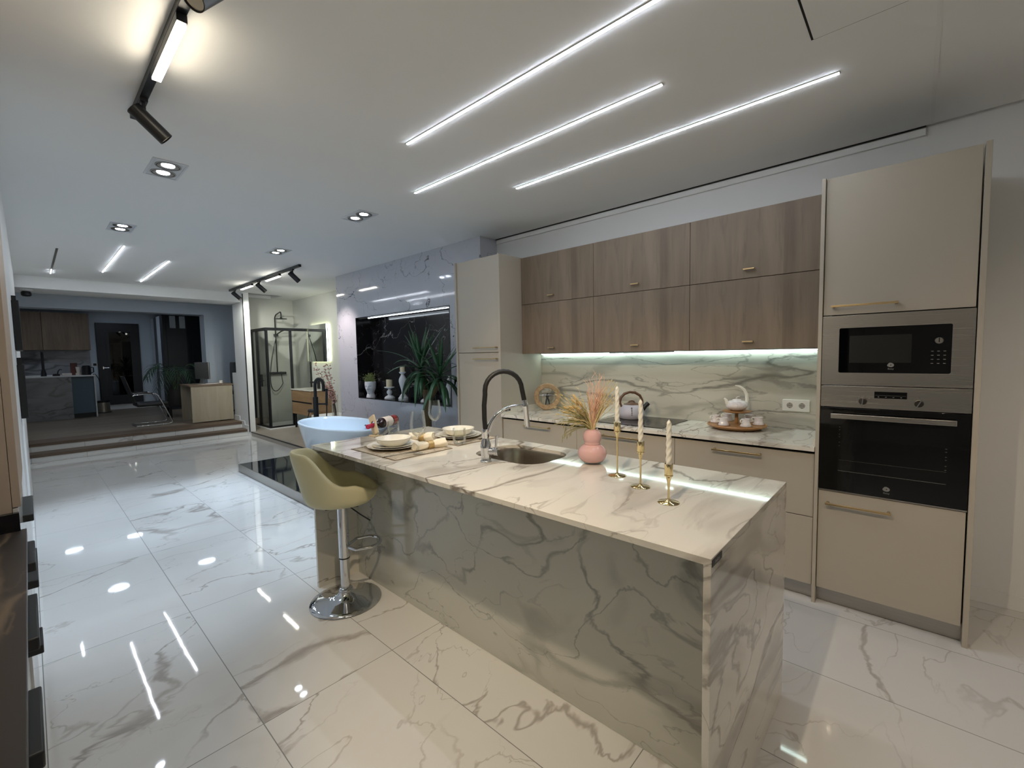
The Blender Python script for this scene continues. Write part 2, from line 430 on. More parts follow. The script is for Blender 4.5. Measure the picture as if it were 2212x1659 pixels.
# marble wall with the niche
nx0, nx1, nz0, nz1 = -6.226, -4.039, 0.862, 2.061
YM = 3.363
struct('wall_feature', M().box(-6.80, nx0, YM, 3.8, 0, CZ).box(nx1, -3.503, YM, 3.8, 0, CZ).box(nx0, nx1, YM, 3.8, 0, nz0).box(nx0, nx1, YM, 3.8, nz1, CZ), WALLM, smooth=False)
e = 0.012
struct('wall_niche', M().box(nx0, nx1, 3.58, 3.6, nz0, nz1).box(nx0, nx0+e, YM-0.002, 3.58, nz0, nz1).box(nx1-e, nx1, YM-0.002, 3.58, nz0, nz1)
       .box(nx0+e, nx1-e, YM-0.002, 3.58, nz0, nz0+e).box(nx0+e, nx1-e, YM-0.002, 3.58, nz1-e, nz1), DARKM, smooth=False)
# access hatch in the ceiling
t = thing('ceiling_hatch', 'flush white access hatch with dark joint in ceiling above the oven tower', 'hatch', (-0.21, 2.05, CZ))
obj('panel', M(t).box(-0.355, -0.062, 1.70, 2.278, CZ-0.0012, CZ), CEIL, t, smooth=False)
obj('joint', M(t).box(-0.363, -0.355, 1.70, 2.278, CZ-0.0013, CZ).box(-0.355, -0.062, 2.278, 2.2795, CZ-0.0013, CZ), GAP, t, smooth=False)

# ================================================================ KITCHEN RUN
KY = 3.013                      # plane of the cabinet fronts
def bar_handle(parent, t, x0, x1, y, z, mat=BRASS, r=0.0055, out=0.032, name='handle'):
    m = M(t).box(x0, x1, y-out-r*2, y-out, z-r, z+r)
    for x in (x0+0.004, x1-0.016): m.box(x, x+0.012, y-out, y, z-r, z+r)
    return obj(name, m, mat, parent, bevel=0.0012)

# --- oven tower
t = thing('oven_tower_cabinet', 'tall cream cabinet housing the oven and microwave at right end of kitchen', 'cabinet', (-0.09, 3.3, 0))
obj('side_panel', M(t).box(-0.412, -0.394, 2.998, 3.6, 0, 2.396), CREAM, t, bevel=0.001)
obj('side_panel', M(t).box(0.205, 0.226, 2.998, 3.6, 0, 2.396), CREAM, t, bevel=0.001)
obj('carcass', M(t).box(-0.394, 0.205, 3.34, 3.6, 0.092, 2.39), GAP, t, smooth=False)
d = obj('door', M(t).box(-0.391, 0.199, KY, KY+0.02, 1.652, 2.392), CREAM, t, bevel=0.0012)
bar_handle(d, t, -0.354, -0.076, KY, 1.697)
d = obj('drawer', M(t).box(-0.391, 0.199, KY, KY+0.02, 0.0945, 0.667), CREAM, t, bevel=0.0012)
bar_handle(d, t, -0.356, -0.074, KY, 0.602)
obj('plinth', M(t).box(-0.394, 0.205, 3.055, 3.07, 0.004, 0.09), ALU, t, bevel=0.001)

# --- microwave
def emblem(t, parent, x, y, z, s):
    m = M(t)
    outer, inner = [], []
    for k in range(28):
        a = 2*PI*k/28; r = s*(1.0+0.22*max(0, math.cos(a-1.9))**6+0.22*max(0, math.cos(a+2.9))**6)
        outer.append((x+r*math.cos(a), z+r*0.86*math.sin(a))); inner.append((x+0.2*s*math.cos(a), z+0.2*s*math.sin(a)))
    m.ring_prism(outer, inner, y-0.0006, y, 'xz')
    obj('emblem', m, GREYMARK, parent, smooth=False)
    text('lettering', 'Balay', s*0.95, GREYMARK, parent, Matrix.Translation(V((x, y-0.0003, z-s*1.55))-V(t.location)) @ FACE_Y)
t = thing('microwave', 'built-in stainless steel microwave with black window above the oven', 'microwave', (-0.095, 3.02, 1.267))
obj('body', M(t).box(-0.38, 0.19, 3.03, 3.33, 1.28, 1.64), BLACK, t)
ob, ib = rrect(-0.3925, 0.2015, 1.268, 1.647, 0.003), rrect(-0.316, 0.124, 1.336, 1.578, 0.008)
obj('steel_frame', M(t).ring_prism(ob, ib, 3.008, 3.03, 'xz'), STEEL, t, bevel=0.001)
gl = obj('glass_front', M(t).prism(rrect(-0.3155, 0.1235, 1.3365, 1.5775, 0.008), 3.0085, 3.028, 'xz'), BGLASS, t)
obj('window', M(t).box(-0.27, -0.02, 3.0078, 3.0085, 1.39, 1.535), INNER, gl)
kn = obj('knob', M(t).lathe([(0.0, 0), (0.016, 0.0), (0.0165, -0.012), (0.014, -0.0155), (0.0, -0.0155)], (0.079, 3.0085, 1.498), 28, axis=1), ALU, gl)
obj('pointer', M(t).box(0.077, 0.081, 2.9915, 2.993, 1.490, 1.511), BLACK, kn)
mk = M(t)
for i in range(3):
    for j in range(4): mk.box(0.052+i*0.022, 0.061+i*0.022, 3.008, 3.0086, 1.385+j*0.02, 1.388+j*0.02)
obj('key_marks', mk, GREYMARK, gl)
emblem(t, gl, -0.097, 3.0084, 1.378, 0.0125)

# --- oven
t = thing('oven', 'built-in oven with steel control panel and black glass door below the microwave', 'oven', (-0.095, 3.02, 0.67))
obj('body', M(t).box(-0.38, 0.19, 3.035, 3.33, 0.68, 1.26), BLACK, t)
cp = obj('control_panel', M(t).box(-0.3925, 0.2015, 3.008, 3.035, 1.147, 1.264), STEEL, t, bevel=0.0012)
obj('display', M(t).box(-0.159, -0.03, 3.0072, 3.009, 1.203, 1.238), BGLASS, cp)
mk = M(t)
for i in range(4): mk.box(-0.145+i*0.03, -0.139+i*0.03, 3.0069, 3.0073, 1.209, 1.212)
mk.box(-0.155, -0.034, 3.0069, 3.0073, 1.2185, 1.2192)
obj('display_marks', mk, GREYMARK, cp)
for x, a in ((-0.206, 0.12), (0.016, 0.45)):
    k = obj('knob', M(t).lathe([(0.0, 0), (0.0185, 0), (0.018, -0.006), (0.0165, -0.017), (0.0, -0.018)], (x, 3.008, 1.184), 28, axis=1), plain('knob_metal', (96, 92, 88), 0.25, 1.0), cp)
    pm = M().box(-0.002, 0.002, -0.0205, -0.0175, -0.018, 0.018).xform(Matrix.Translation(V((x, 3.008, 1.184))-V(t.location)) @ Matrix.Rotation(a, 4, 'Y'))
    obj('pointer', pm, CHROME, k)
for k in range(10):
    a = 2*PI*k/10; obj('dial_mark', M(t).box(-0.206+0.033*math.cos(a)-0.003, -0.206+0.033*math.cos(a)+0.003, 3.0074, 3.0081, 1.184+0.027*math.sin(a)-0.0015, 1.184+0.027*math.sin(a)+0.0015), GREYMARK, cp)
for a in (1.5, 2.4, 2.9): obj('dial_mark', M(t).box(0.016+0.033*math.cos(a)-0.002, 0.016+0.033*math.cos(a)+0.002, 3.0074, 3.0081, 1.184+0.027*math.sin(a)-0.001, 1.184+0.027*math.sin(a)+0.001), GREYMARK, cp)
dr = obj('door', M(t).box(-0.3925, 0.2015, 3.008, 3.035, 0.678, 1.143), OVENG, t, bevel=0.0015)
obj('window', M(t).box(-0.31, 0.13, 3.0074, 3.0082, 0.79, 1.066), plain('oven_window', (14, 14, 14), 0.05), dr, smooth=False)
mk = M(t).box(-0.305, 0.125, 3.0064, 3.0072, 0.7905, 0.793).box(-0.302, 0.125, 3.0068, 3.0072, 0.852, 0.853)
for z in (0.86, 0.88, 0.91, 0.925, 0.95, 0.965): mk.box(0.118, 0.124, 3.0064, 3.0072, z, z+0.003).box(-0.304, -0.3, 3.0064, 3.0072, z+0.07, z+0.072)
obj('rack_rail', mk, plain('rack_chrome', (150, 150, 146), 0.3, 1.0), dr)
h = obj('handle', M(t).box(-0.34, 0.152, 2.966, 2.978, 1.087, 1.113).box(-0.315, -0.295, 2.978, 3.008, 1.09, 1.11).box(0.107, 0.127, 2.978, 3.008, 1.09, 1.11), STEEL, dr, bevel=0.0015)
emblem(t, dr, -0.096, 3.0078, 0.724, 0.0135)
obj('bottom_trim', M(t).box(-0.3925, 0.2015, 3.006, 3.03, 0.670, 0.677), ALU, t)

# --- left tall cabinet
t = thing('tall_larder_cabinet', 'tall cream two-door larder cabinet at the left end of kitchen beside marble wall', 'cabinet', (-3.19, 3.3, 0))
obj('side_panel', M(t).box(-2.903, -2.88, 2.998, YB-0.002, 0, 2.408), CREAM, t, bevel=0.001)
obj('side_panel', M(t).box(-3.512, -3.492, 2.998, 3.36, 0, 2.408), CREAM, t, bevel=0.001)
obj('carcass', M(t).box(-3.49, -2.905, 3.04, 3.36, 0.09, 2.40), CREAMD, t, smooth=False)
for z0, z1, hz in ((1.497, 2.406, 1.542), (0.095, 1.492, 1.434)):
    d = obj('door', M(t).box(-3.49, -2.906, KY, KY+0.02, z0, z1), CREAM, t, bevel=0.0012)
    bar_handle(d, t, -3.24, -2.925, KY, hz)
obj('plinth', M(t).box(-3.49, -2.905, 3.055, 3.07, 0.004, 0.09), ALU, t)

# --- base cabinets
BX = [-2.878, -2.045, -1.229, -0.414]
LB = ['cream base drawer cabinet nearest the larder, below the ring sculpture', 'cream base drawer cabinet in the middle, under the black hob', 'cream base drawer cabinet against the oven tower, under the tea set']
HB = [(-2.60, -2.315), (-1.797, -1.478), (-0.97, -0.684)]
for i in range(3):
    x0, x1 = BX[i], BX[i+1]
    t = thing('base_cabinet', LB[i], 'cabinet', ((x0+x1)/2, 3.3, 0), group='cream base cabinets under the worktop')
    obj('carcass', M(t).box(x0, x1, 3.036, 3.6, 0.09, 0.868), GAP, t, smooth=False)
    for z0, z1, hz in ((0.499, 0.866, 0.83), (0.0945, 0.4945, 0.455)):
        d = obj('drawer', M(t).box(x0+0.0015, x1-0.0015, KY, KY+0.02, z0, z1), CREAM, t, bevel=0.0012)
        bar_handle(d, t, HB[i][0], HB[i][1], KY, hz)
    obj('plinth', M(t).box(x0, x1, 3.055, 3.07, 0.004, 0.09), ALU, t)

# --- worktop, upstand, splashback
t = thing('worktop', 'grey-veined marble worktop running along the kitchen wall', 'worktop', (-1.645, 3.3, 0.885))
obj('slab', M(t).box(-2.879, -0.413, 2.985, YB-0.002, 0.885, 0.912), ISL, t, bevel=0.0015)
u = obj('upstand', M(t).box(-2.879, -2.862, 2.985, 3.6, 0.912, 0.962), ISL, t, bevel=0.001)
obj('upstand', M(t).box(-0.425, -0.413, 3.02, 3.6, 0.912, 0.955), ISL, t, bevel=0.001)
pl = obj('plaque', M(t).box(-2.862, -2.8605, 3.03, 3.10, 0.935, 0.953), BLACK, u)
text('lettering', 'inalco', 0.016, LIGHTPRINT, pl, Matrix.Translation(V((-2.8604, 3.065, 0.944))-V(t.location)) @ FACE_X)
tag(obj('splashback', M((-1.645, 3.612, 0.913)).box(-2.879, -0.413, 3.606, YB-0.001, 0.913, 1.474), SPLASH), 'glossy grey-veined marble splashback between worktop and oak wall cabinets', 'splashback')

# --- wall cabinets
UX = [-2.878, -2.06, -1.242, -0.414]
names = ['next to the larder', 'in the middle', 'next to the oven tower']
KX = [-2.51, -1.672, -0.846]
for j, (z0, z1, kz, row) in enumerate(((1.954, 2.403, 2.012, 'upper'), (1.476, 1.951, 1.527, 'lower'))):
    for i in range(3):
        x0, x1 = UX[i], UX[i+1]
        t = thing('wall_cabinet', 'oak wall cabinet in the %s row %s' % (row, names[i]), 'cabinet', ((x0+x1)/2, 3.45, z0), group='oak wall cabinets over the worktop')
        obj('carcass', M(t).box(x0, x1, 3.327, YB-0.001, z0, z1), OAK, t, smooth=False)
        d = obj('door', M(t).box(x0+0.0015, x1-0.0015, 3.306, 3.325, z0+0.0005, z1-0.0005), OAK, t, bevel=0.001)
        k = KX[i]
        obj('knob', M(t).box(k-0.034, k+0.034, 3.280, 3.291, kz-0.005, kz+0.005).box(k-0.03, k-0.024, 3.291, 3.307, kz-0.004, kz+0.004).box(k+0.024, k+0.03, 3.291, 3.307, kz-0.004, kz+0.004), BRASS, d, bevel=0.0012)
t = thing('under_cabinet_light', 'glowing LED strip under oak wall cabinets along the splashback', 'light', (-1.645, 3.57, 1.474))
obj('profile', M(t).box(-2.86, -0.43, 3.565, 3.605, 1.470, 1.4755), ALU, t)
obj('diffuser', M(t).box(-2.85, -0.44, 3.572, 3.604, 1.4655, 1.470), LEDK, t)
t = thing('range_hood', 'slim steel extractor hood under the middle oak cabinet above the hob', 'hood', (-1.65, 3.45, 1.476))
obj('body', M(t).box(-1.93, -1.37, 3.34, 3.56, 1.464, 1.4755), STEEL, t, bevel=0.001)
obj('lamp', M(t).box(-1.90, -1.84, 3.40, 3.42, 1.4625, 1.464), LEDK, t); obj('lamp', M(t).box(-1.46, -1.40, 3.40, 3.42, 1.4625, 1.464), LEDK, t)

# --- hob
t = thing('induction_hob', 'black glass induction hob set on the worktop under the kettle', 'hob', (-1.64, 3.34, 0.912))
hp = obj('glass_plate', M(t).box(-1.93, -1.35, 3.075, 3.575, 0.9125, 0.917), BGLASS, t, bevel=0.001)
for cx, cy, r in ((-1.79, 3.21, 0.075), (-1.49, 3.21, 0.09), (-1.79, 3.44, 0.105), (-1.49, 3.44, 0.075)):
    a = [(cx+r*math.cos(2*PI*k/32), cy+r*math.sin(2*PI*k/32)) for k in range(32)]; b = [(cx+(r-0.0015)*math.cos(2*PI*k/32), cy+(r-0.0015)*math.sin(2*PI*k/32)) for k in range(32)]
    obj('zone_mark', M(t).ring_prism(a, b, 0.9171, 0.9173), GREYMARK, hp)
# --- kettle
t = thing('kettle', 'pale grey whistling kettle with brown loop handle on the black hob', 'kettle', (-1.755, 3.40, 0.917))
kb = obj('body', M().lathe([(0.0, 0.0), (0.092, 0.0), (0.100, 0.012), (0.107, 0.034), (0.106, 0.05), (0.095, 0.085), (0.078, 0.108), (0.066, 0.117), (0.0, 0.118)], n=40), plain('kettle_enamel', (176, 174, 186), 0.35), t)
obj('base_ring', M().lathe([(0.0, -0.0002), (0.094, -0.0002), (0.094, 0.006), (0.0, 0.006)], n=40), BLACK, t)
ld = obj('lid', M().lathe([(0.0, 0.117), (0.066, 0.117), (0.060, 0.124), (0.035, 0.133), (0.0, 0.135)], n=32), plain('kettle_brown', (92, 62, 44), 0.4), t)
dv = V((0.74, 0.67, 0))
def kd(a, z): return (dv.x*a, dv.y*a, z)
obj('lid_grip', M().tube([kd(-0.028, 0.130), kd(-0.02, 0.143), kd(0, 0.148), kd(0.02, 0.143), kd(0.028, 0.130)], 0.006, 8), bpy.data.materials['kettle_brown'], ld)
obj('handle', M().tube([kd(-0.083, 0.10), kd(-0.098, 0.135), kd(-0.09, 0.175), kd(-0.06, 0.207), kd(-0.015, 0.222), kd(0.03, 0.217), kd(0.07, 0.192), kd(0.09, 0.15), kd(0.092, 0.115)], [0.009, 0.0105, 0.0115, 0.0115, 0.0105, 0.012, 0.0115, 0.01, 0.008], 10), bpy.data.materials['kettle_brown'], t)
sp = obj('spout', M().tube([kd(0.078, 0.06), kd(0.112, 0.098), kd(0.13, 0.118)], [0.024, 0.019, 0.016], 14), BLACK, t)
obj('whistle_cap', M().tube([kd(0.124, 0.110), kd(0.142, 0.127)], [0.021, 0.018], 12), BLKMET, sp)
vd = V((0.58, -0.81, 0)); sd = V((0.81, 0.58, 0)); mm = M()
for k in range(5):
    z = 0.036+k*0.014; r = 0.1075 if z < 0.05 else 0.1075-(z-0.05)*0.33
    c = vd*r - sd*0.012; w = 0.0026+0.0008*k
    mm.hexa([c+sd*(-w)+V((0, 0, z)), c+sd*w+V((0, 0, z)), c*1.006+sd*w+V((0, 0, z)), c*1.006-sd*w+V((0, 0, z))], [c*0.985-sd*w+V((0, 0, z+0.008)), c*0.985+sd*w+V((0, 0, z+0.008)), c*0.995+sd*w+V((0, 0, z+0.008)), c*0.995-sd*w+V((0, 0, z+0.008))])
obj('print', mm, BLACK, kb)

# --- ring sculpture
t = thing('ring_sculpture', 'carved wooden ring sculpture with small metal figure holding a bar, on worktop', 'sculpture', (-2.70, 3.47, 0.9155), 0.62)
rnd = random.Random(4); rings = []
for k in range(56):
    a = 2*PI*k/56
    ri = 0.083+0.006*noise.noise(V((math.cos(a)*2.5, math.sin(a)*2.5, 3)))+0.003*rnd.random(); ro = 0.133+0.003*noise.noise(V((math.cos(a)*2, math.sin(a)*2, 0)))
    z0 = 0.133
    P = lambda r, y: (r*math.cos(a), y, z0+r*math.sin(a))
    rings.append([P(ri, -0.02), P(ri+0.006, -0.027), P(ro-0.008, -0.027), P(ro, -0.018), P(ro, 0.018), P(ro-0.008, 0.027), P(ri+0.006, 0.027), P(ri, 0.02)])
obj('ring', M().loft(rings, loop=True), wood('driftwood', (176, 150, 116), (152, 124, 92), (112, 88, 62), along=1, scale=3.0, rough=0.6, seed=9), t)
fg = M().tube([(-0.018, 0, 0.052), (-0.014, 0, 0.075), (-0.009, 0, 0.102), (0, 0, 0.112)], [0.006, 0.006, 0.008, 0.009], 8)
fg.tube([(0.02, 0, 0.052), (0.017, 0, 0.075), (0.01, 0, 0.102), (0, 0, 0.112)], [0.006, 0.006, 0.008, 0.009], 8)
fg.tube([(0, 0, 0.108), (0, 0, 0.125), (0, 0, 0.142), (0, 0, 0.15)], [0.012, 0.013, 0.015, 0.006], 10)
fg.tube([(-0.013, 0, 0.142), (-0.03, -0.004, 0.143), (-0.05, -0.004, 0.146)], [0.006, 0.005, 0.004], 8).tube([(0.013, 0, 0.142), (0.03, -0.004, 0.143), (0.05, -0.004, 0.146)], [0.006, 0.005, 0.004], 8)
obj('figure', fg.lathe([(0, 0.149), (0.007, 0.152), (0.0088, 0.159), (0.007, 0.166), (0, 0.169)], n=12), plain('dark_pewter', (90, 90, 94), 0.25, 1.0), t)
obj('bar', M().cyl((-0.086, -0.004, 0.147), (0.086, -0.004, 0.147), 0.004, n=10), CHROME, t)

# --- tea set
TC = V((-0.94, 3.405, 0.9125))
t = thing('serving_stand', 'two-tier round bamboo serving stand on worktop beside the sockets', 'serving stand', TC)
obj('lower_tray', M().lathe([(0, 0.0), (0.135, 0.0), (0.165, 0.01), (0.190, 0.022), (0.195, 0.028), (0.19, 0.034), (0.18, 0.033), (0, 0.033)], n=48), BAMB, t)
mm = M()
for k in range(6):
    a = math.radians(-110+60*k); c = V((0.138*math.cos(a), 0.138*math.sin(a), 0))
    o_ = [(c.x+0.045*math.cos(2*PI*j/28), c.y+0.045*math.sin(2*PI*j/28)) for j in range(28)]; i_ = [(c.x+0.0415*math.cos(2*PI*j/28), c.y+0.0415*math.sin(2*PI*j/28)) for j in range(28)]
    mm.ring_prism(o_, i_, 0.0325, 0.0355)
obj('cup_rings', mm, BAMB, t)
obj('post', M().lathe([(0.012, 0.03), (0.012, 0.115), (0.02, 0.118), (0, 0.118)], n=16), BAMB, t)
obj('upper_tray', M().lathe([(0, 0.116), (0.075, 0.116), (0.092, 0.121), (0.094, 0.127), (0.088, 0.128), (0, 0.126)], n=40), BAMB, t)
t = thing('teapot', 'white teapot with tall curved handle on upper tier of bamboo stand', 'teapot', TC+V((0, 0, 0.1285)))
obj('body', M().lathe([(0, 0), (0.035, 0), (0.055, 0.01), (0.071, 0.028), (0.073, 0.04), (0.065, 0.058), (0.048, 0.070), (0.03, 0.075), (0, 0.076)], n=36), CERAMG, t)
obj('lid', M().lathe([(0, 0.074), (0.03, 0.075), (0.025, 0.081), (0.006, 0.084), (0, 0.084)], n=24).tube([(0, 0, 0.083), (-0.004, -0.003, 0.09), (0.004, 0.004, 0.097), (0.016, 0.014, 0.1)], [0.004, 0.0035, 0.003, 0.002], 8), CERAMG, t)
obj('handle', M().tube([kd(0.064, 0.035), kd(0.074, 0.075), kd(0.07, 0.115), kd(0.05, 0.15), kd(0.02, 0.172), kd(-0.012, 0.18)], [0.013, 0.012, 0.0115, 0.010, 0.007, 0.003], 10), CERAM, t)
obj('spout', M().tube([kd(-0.055, 0.04), kd(-0.072, 0.06), kd(-0.078, 0.078), kd(-0.089, 0.088)], [0.018, 0.013, 0.01, 0.006], 10), CERAM, t)
where = ['front left on the lower tier', 'front right on the lower tier', 'at the right edge', 'behind the post on the right', 'behind the post on the left', 'at the left edge']
t0 = None
for k in range(6):
    a = math.radians(-110+60*k); c = TC+V((0.138*math.cos(a), 0.138*math.sin(a), 0.0357))
    lab = 'small white tea cup %s of the stand' % where[k]
    hr = math.radians(42+180)+(0.3 if k % 2 else -0.2)
    if t0 is None:
        t0 = thing('tea_cup', lab, 'cup', c, hr, 'white tea cups on the bamboo stand')
        obj('bowl', M().lathe([(0, 0), (0.035, 0), (0.036, 0.006), (0.029, 0.018), (0.026, 0.03), (0.0285, 0.052), (0.0265, 0.052), (0.024, 0.03), (0.026, 0.014), (0, 0.01)], n=28), CERAMG, t0)
        obj('handle', M().tube([(0.026, 0, 0.045), (0.036, 0, 0.05), (0.046, 0, 0.044), (0.046, 0, 0.032), (0.036, 0, 0.024), (0.027, 0, 0.026)], 0.0035, 8), CERAM, t0)
    else: dup(t0, c, hr, lab)
# --- sockets
t = thing('double_socket', 'white double power socket plate on the marble splashback by oven tower', 'socket', (-0.61, 3.606, 1.08))
pl = obj('plate', M(t).prism(rrect(-0.693, -0.530, 1.037, 1.119, 0.006), 3.594, 3.606, 'xz'), SOCK, t, bevel=0.002)
for x in (-0.648, -0.575):
    s = obj('socket', M(t).ring_prism(rrect(x-0.0275, x+0.0275, 1.0505, 1.1055, 0.003, 6), [(x+0.0195*math.cos(2*PI*(k+0.5)/28), 1.078+0.0195*math.sin(2*PI*(k+0.5)/28)) for k in range(28)], 3.5915, 3.594, 'xz'), SOCK, pl)
    sm = M(t).lathe([(0, 3.5938), (0.0195, 3.5938), (0.0195, 3.5932), (0, 3.5932)], (x, 0, 1.078), 28, axis=1)
    obj('well', sm, plain('socket_grey', (160, 158, 150), 0.4), pl)
    hm = M(t)
    for dx in (-0.0095, 0, 0.0095): hm.lathe([(0, 3.593), (0.0028, 3.593), (0.0028, 3.5925), (0, 3.5925)], (x+dx, 0, 1.078), 10, axis=1)
    hm.box(x-0.003, x+0.003, 3.5925, 3.593, 1.060, 1.064).box(x-0.003, x+0.003, 3.5925, 3.593, 1.092, 1.096)
    obj('contacts', hm, SOCKD, pl)
# ================================================================ ISLAND
IX0, IX1, IY0, IY1, IZ = -2.803, -0.381, 1.1765, 2.085, 0.922
t = thing('kitchen_island', 'white marble kitchen island with waterfall sides, sink and overhanging seating side', 'island', (-1.592, 1.63, 0))
sink_out = rrect(IX0, IX1, IY0, IY1, 0.001, 6)
hole = rrect(-1.835, -1.362, 1.628, 1.985, 0.115, 6)
obj('countertop', M(t).ring_prism(sink_out, hole, IZ-0.020, IZ), ISL, t, bevel=0.0008)
sd1 = obj('side_panel', M(t).box(IX1-0.020, IX1, IY0, IY1, 0, IZ-0.0203), ISL, t, bevel=0.0008)
obj('side_panel', M(t).box(IX0, IX0+0.020, IY0, IY1, 0, IZ-0.0203), ISL, t, bevel=0.0008)
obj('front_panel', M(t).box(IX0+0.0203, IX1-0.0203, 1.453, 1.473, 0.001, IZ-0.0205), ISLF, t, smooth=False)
obj('back_panel', M(t).box(IX0+0.0203, IX1-0.0203, 2.05, 2.068, 0.09, IZ-0.0205).box(IX0+0.0203, IX1-0.0203, 2.0, 2.015, 0.001, 0.088), CREAM, t, smooth=False)
pl = obj('plaque', M(t).box(IX1, IX1+0.0012, 1.183, 1.262, 0.8975, 0.9165), BLACK, sd1)
text('lettering', 'inalco', 0.0165, plain('silver_print', (150, 148, 146), 0.4), pl, Matrix.Translation(V((IX1+0.0013, 1.2225, 0.907))-V(t.location)) @ FACE_X)

# --- sink
t = thing('sink', 'undermounted brushed steel basin set in the marble island top behind the faucet', 'sink', (-1.5985, 1.806, 0.902))
def rr(i, z, r): return [(x, y, z) for x, y in rrect(-1.835-i, -1.362+i, 1.628-i, 1.985+i, r, 8)]
obj('basin', M(t).loft([rr(0.018, 0.9015, 0.125), rr(0.004, 0.9015, 0.117), rr(0.002, 0.894, 0.115), rr(0.0, 0.80, 0.112), rr(-0.012, 0.735, 0.10), rr(-0.04, 0.722, 0.075), rr(-0.12, 0.718, 0.02)], cap0=False), STEELV, t, sharp=60)
obj('drain', M(t).lathe([(0, 0.7185), (0.04, 0.7185), (0.042, 0.721), (0.03, 0.7205), (0, 0.7195)], (-1.5985, 1.806, 0), 28), CHROME, t)
# --- faucet
fx, fy = -1.617, 1.561
t = thing('kitchen_faucet', 'tall chrome kitchen faucet with black flexible hose standing on the island', 'faucet', (fx, fy, IZ))
obj('base', M().lathe([(0, 0), (0.0305, 0), (0.031, 0.004), (0.027, 0.007), (0.0255, 0.012), (0.0255, 0.03), (0.0275, 0.07), (0.0275, 0.088), (0.022, 0.105), (0.0175, 0.118), (0.0175, 0.128), (0.019, 0.13), (0.019, 0.168), (0.0165, 0.17), (0, 0.17)], n=32), CHROME, t)
fd = V((0.52, 0.85, 0)).normalized()
def fp(a, z): return (fd.x*a, fd.y*a, z)
hp = [fp(0, 0.165), fp(-0.004, 0.22), fp(-0.004, 0.29), fp(0.002, 0.345)] + [fp(0.100-0.098*math.cos(PI*k/12), 0.365+0.096*math.sin(PI*k/12)) for k in range(0, 12)] + [fp(0.203, 0.345), fp(0.211, 0.305)]
obj('hose', M().tube(hp, 0.0125, 14), RUBBER, t)
obj('spray_head', M().tube([fp(0.2105, 0.309), fp(0.2135, 0.29), fp(0.2138, 0.285), fp(0.216, 0.27), fp(0.217, 0.266), fp(0.226, 0.165), fp(0.2262, 0.163)], [0.0145, 0.0145, 0.0165, 0.0165, 0.0145, 0.0145, 0.011], 20), CHROME, t)
ap = bez(fp(0.012, 0.155), fp(0.03, 0.23), fp(0.10, 0.29), fp(0.20, 0.279), 14)
obj('support_arm', M().tube(ap, [0.013-0.006*(i/14) for i in range(15)], 12), CHROME, t)
lv = obj('mixer_body', M().tube([V((0.02, 0.006, 0.055)), V((0.045, 0.016, 0.055)), V((0.0455, 0.0162, 0.055)), V((0.046, 0.0164, 0.055)), V((0.066, 0.0244, 0.055))], [0.0185, 0.0185, 0.0175, 0.0195, 0.0195], 20), CHROME, t)
obj('lever', M().tube([V((0.052, 0.019, 0.07)), V((0.054, 0.021, 0.105)), V((0.057, 0.023, 0.137))], [0.0055, 0.006, 0.0068], 10), CHROME, lv)

# --- vase and dried flowers
VX, VY = -1.176, 1.868
t = thing('vase', 'pink gourd-shaped glass vase on the island beside the sink', 'vase', (VX, VY, IZ))
def arc(cz, rr_, rad, z0, z1, n):
    out = []
    for k in range(n+1):
        z = z0+(z1-z0)*k/n; s = max(0.0, 1-((z-cz)/rad)**2); out.append((rr_*math.sqrt(s), z))
    return out
obj('body', M().lathe([(0, 0.007), (0.036, 0.008)]+arc(0.05, 0.0715, 0.054, 0.013, 0.096, 12)+[(0.040, 0.0985), (0.0395, 0.101)]+arc(0.132, 0.0455, 0.046, 0.106, 0.160, 9)+[(0.029, 0.164), (0.027, 0.168), (0.0285, 0.172), (0.026, 0.172), (0.0245, 0.165), (0.03, 0.15), (0, 0.02)], n=40), PINK, t, sharp=60)
obj('glass_foot', M().lathe([(0, 0), (0.040, 0), (0.041, 0.003), (0.038, 0.009), (0, 0.009)], n=36), CLEAR, t)
t = thing('dried_bouquet', 'bouquet of dried grasses and peach dyed twigs in the pink vase', 'bouquet', (VX, VY, IZ+0.15))
rnd = random.Random(11)
cr, cu_ = V((0.739, 0.674, 0)), V((-0.67, 0.74, 0))      # across and along the viewing direction
def stalk(a, b, L, z1, wig, n=7):
    """from the vase neck outwards: a across, b in depth"""
    p0 = V((rnd.uniform(-.011, .011), rnd.uniform(-.011, .011), 0.0)); e_ = cr*a+cu_*b+V((0, 0, z1))
    c1 = p0+V((0, 0, 0.06))+cr*a*0.12; c2 = p0+(e_-p0)*0.62+V((0, 0, 0.03))
    pts = bez(p0, c1, c2, e_, n)
    return [p+V((rnd.uniform(-wig, wig), rnd.uniform(-wig, wig), rnd.uniform(-wig, wig)))*(i/n) for i, p in enumerate(pts)]
green = M(); tan = M(); peach = M(); ears = M()
for k in range(75):                 # green-yellow grasses to the left
    a = -rnd.uniform(0.03, 0.175); pts = stalk(a, rnd.uniform(-.06, .06), 0, rnd.uniform(0.06, 0.23)*(0.6+0.4*rnd.random()), 0.003)
    m = green if k % 2 else tan
    m.tube(pts, [0.0014]*5+[0.001, 0.0008, 0.0004], 4)
    for j in range(4, 8):
        for q in range(3):
            d = (pts[j]-pts[j-1]).normalized()+V((rnd.uniform(-.7, .7), rnd.uniform(-.7, .7), rnd.uniform(-.6, .5)))
            m.tube([pts[j], pts[j]+d*0.014], [0.0012, 0.0004], 3)
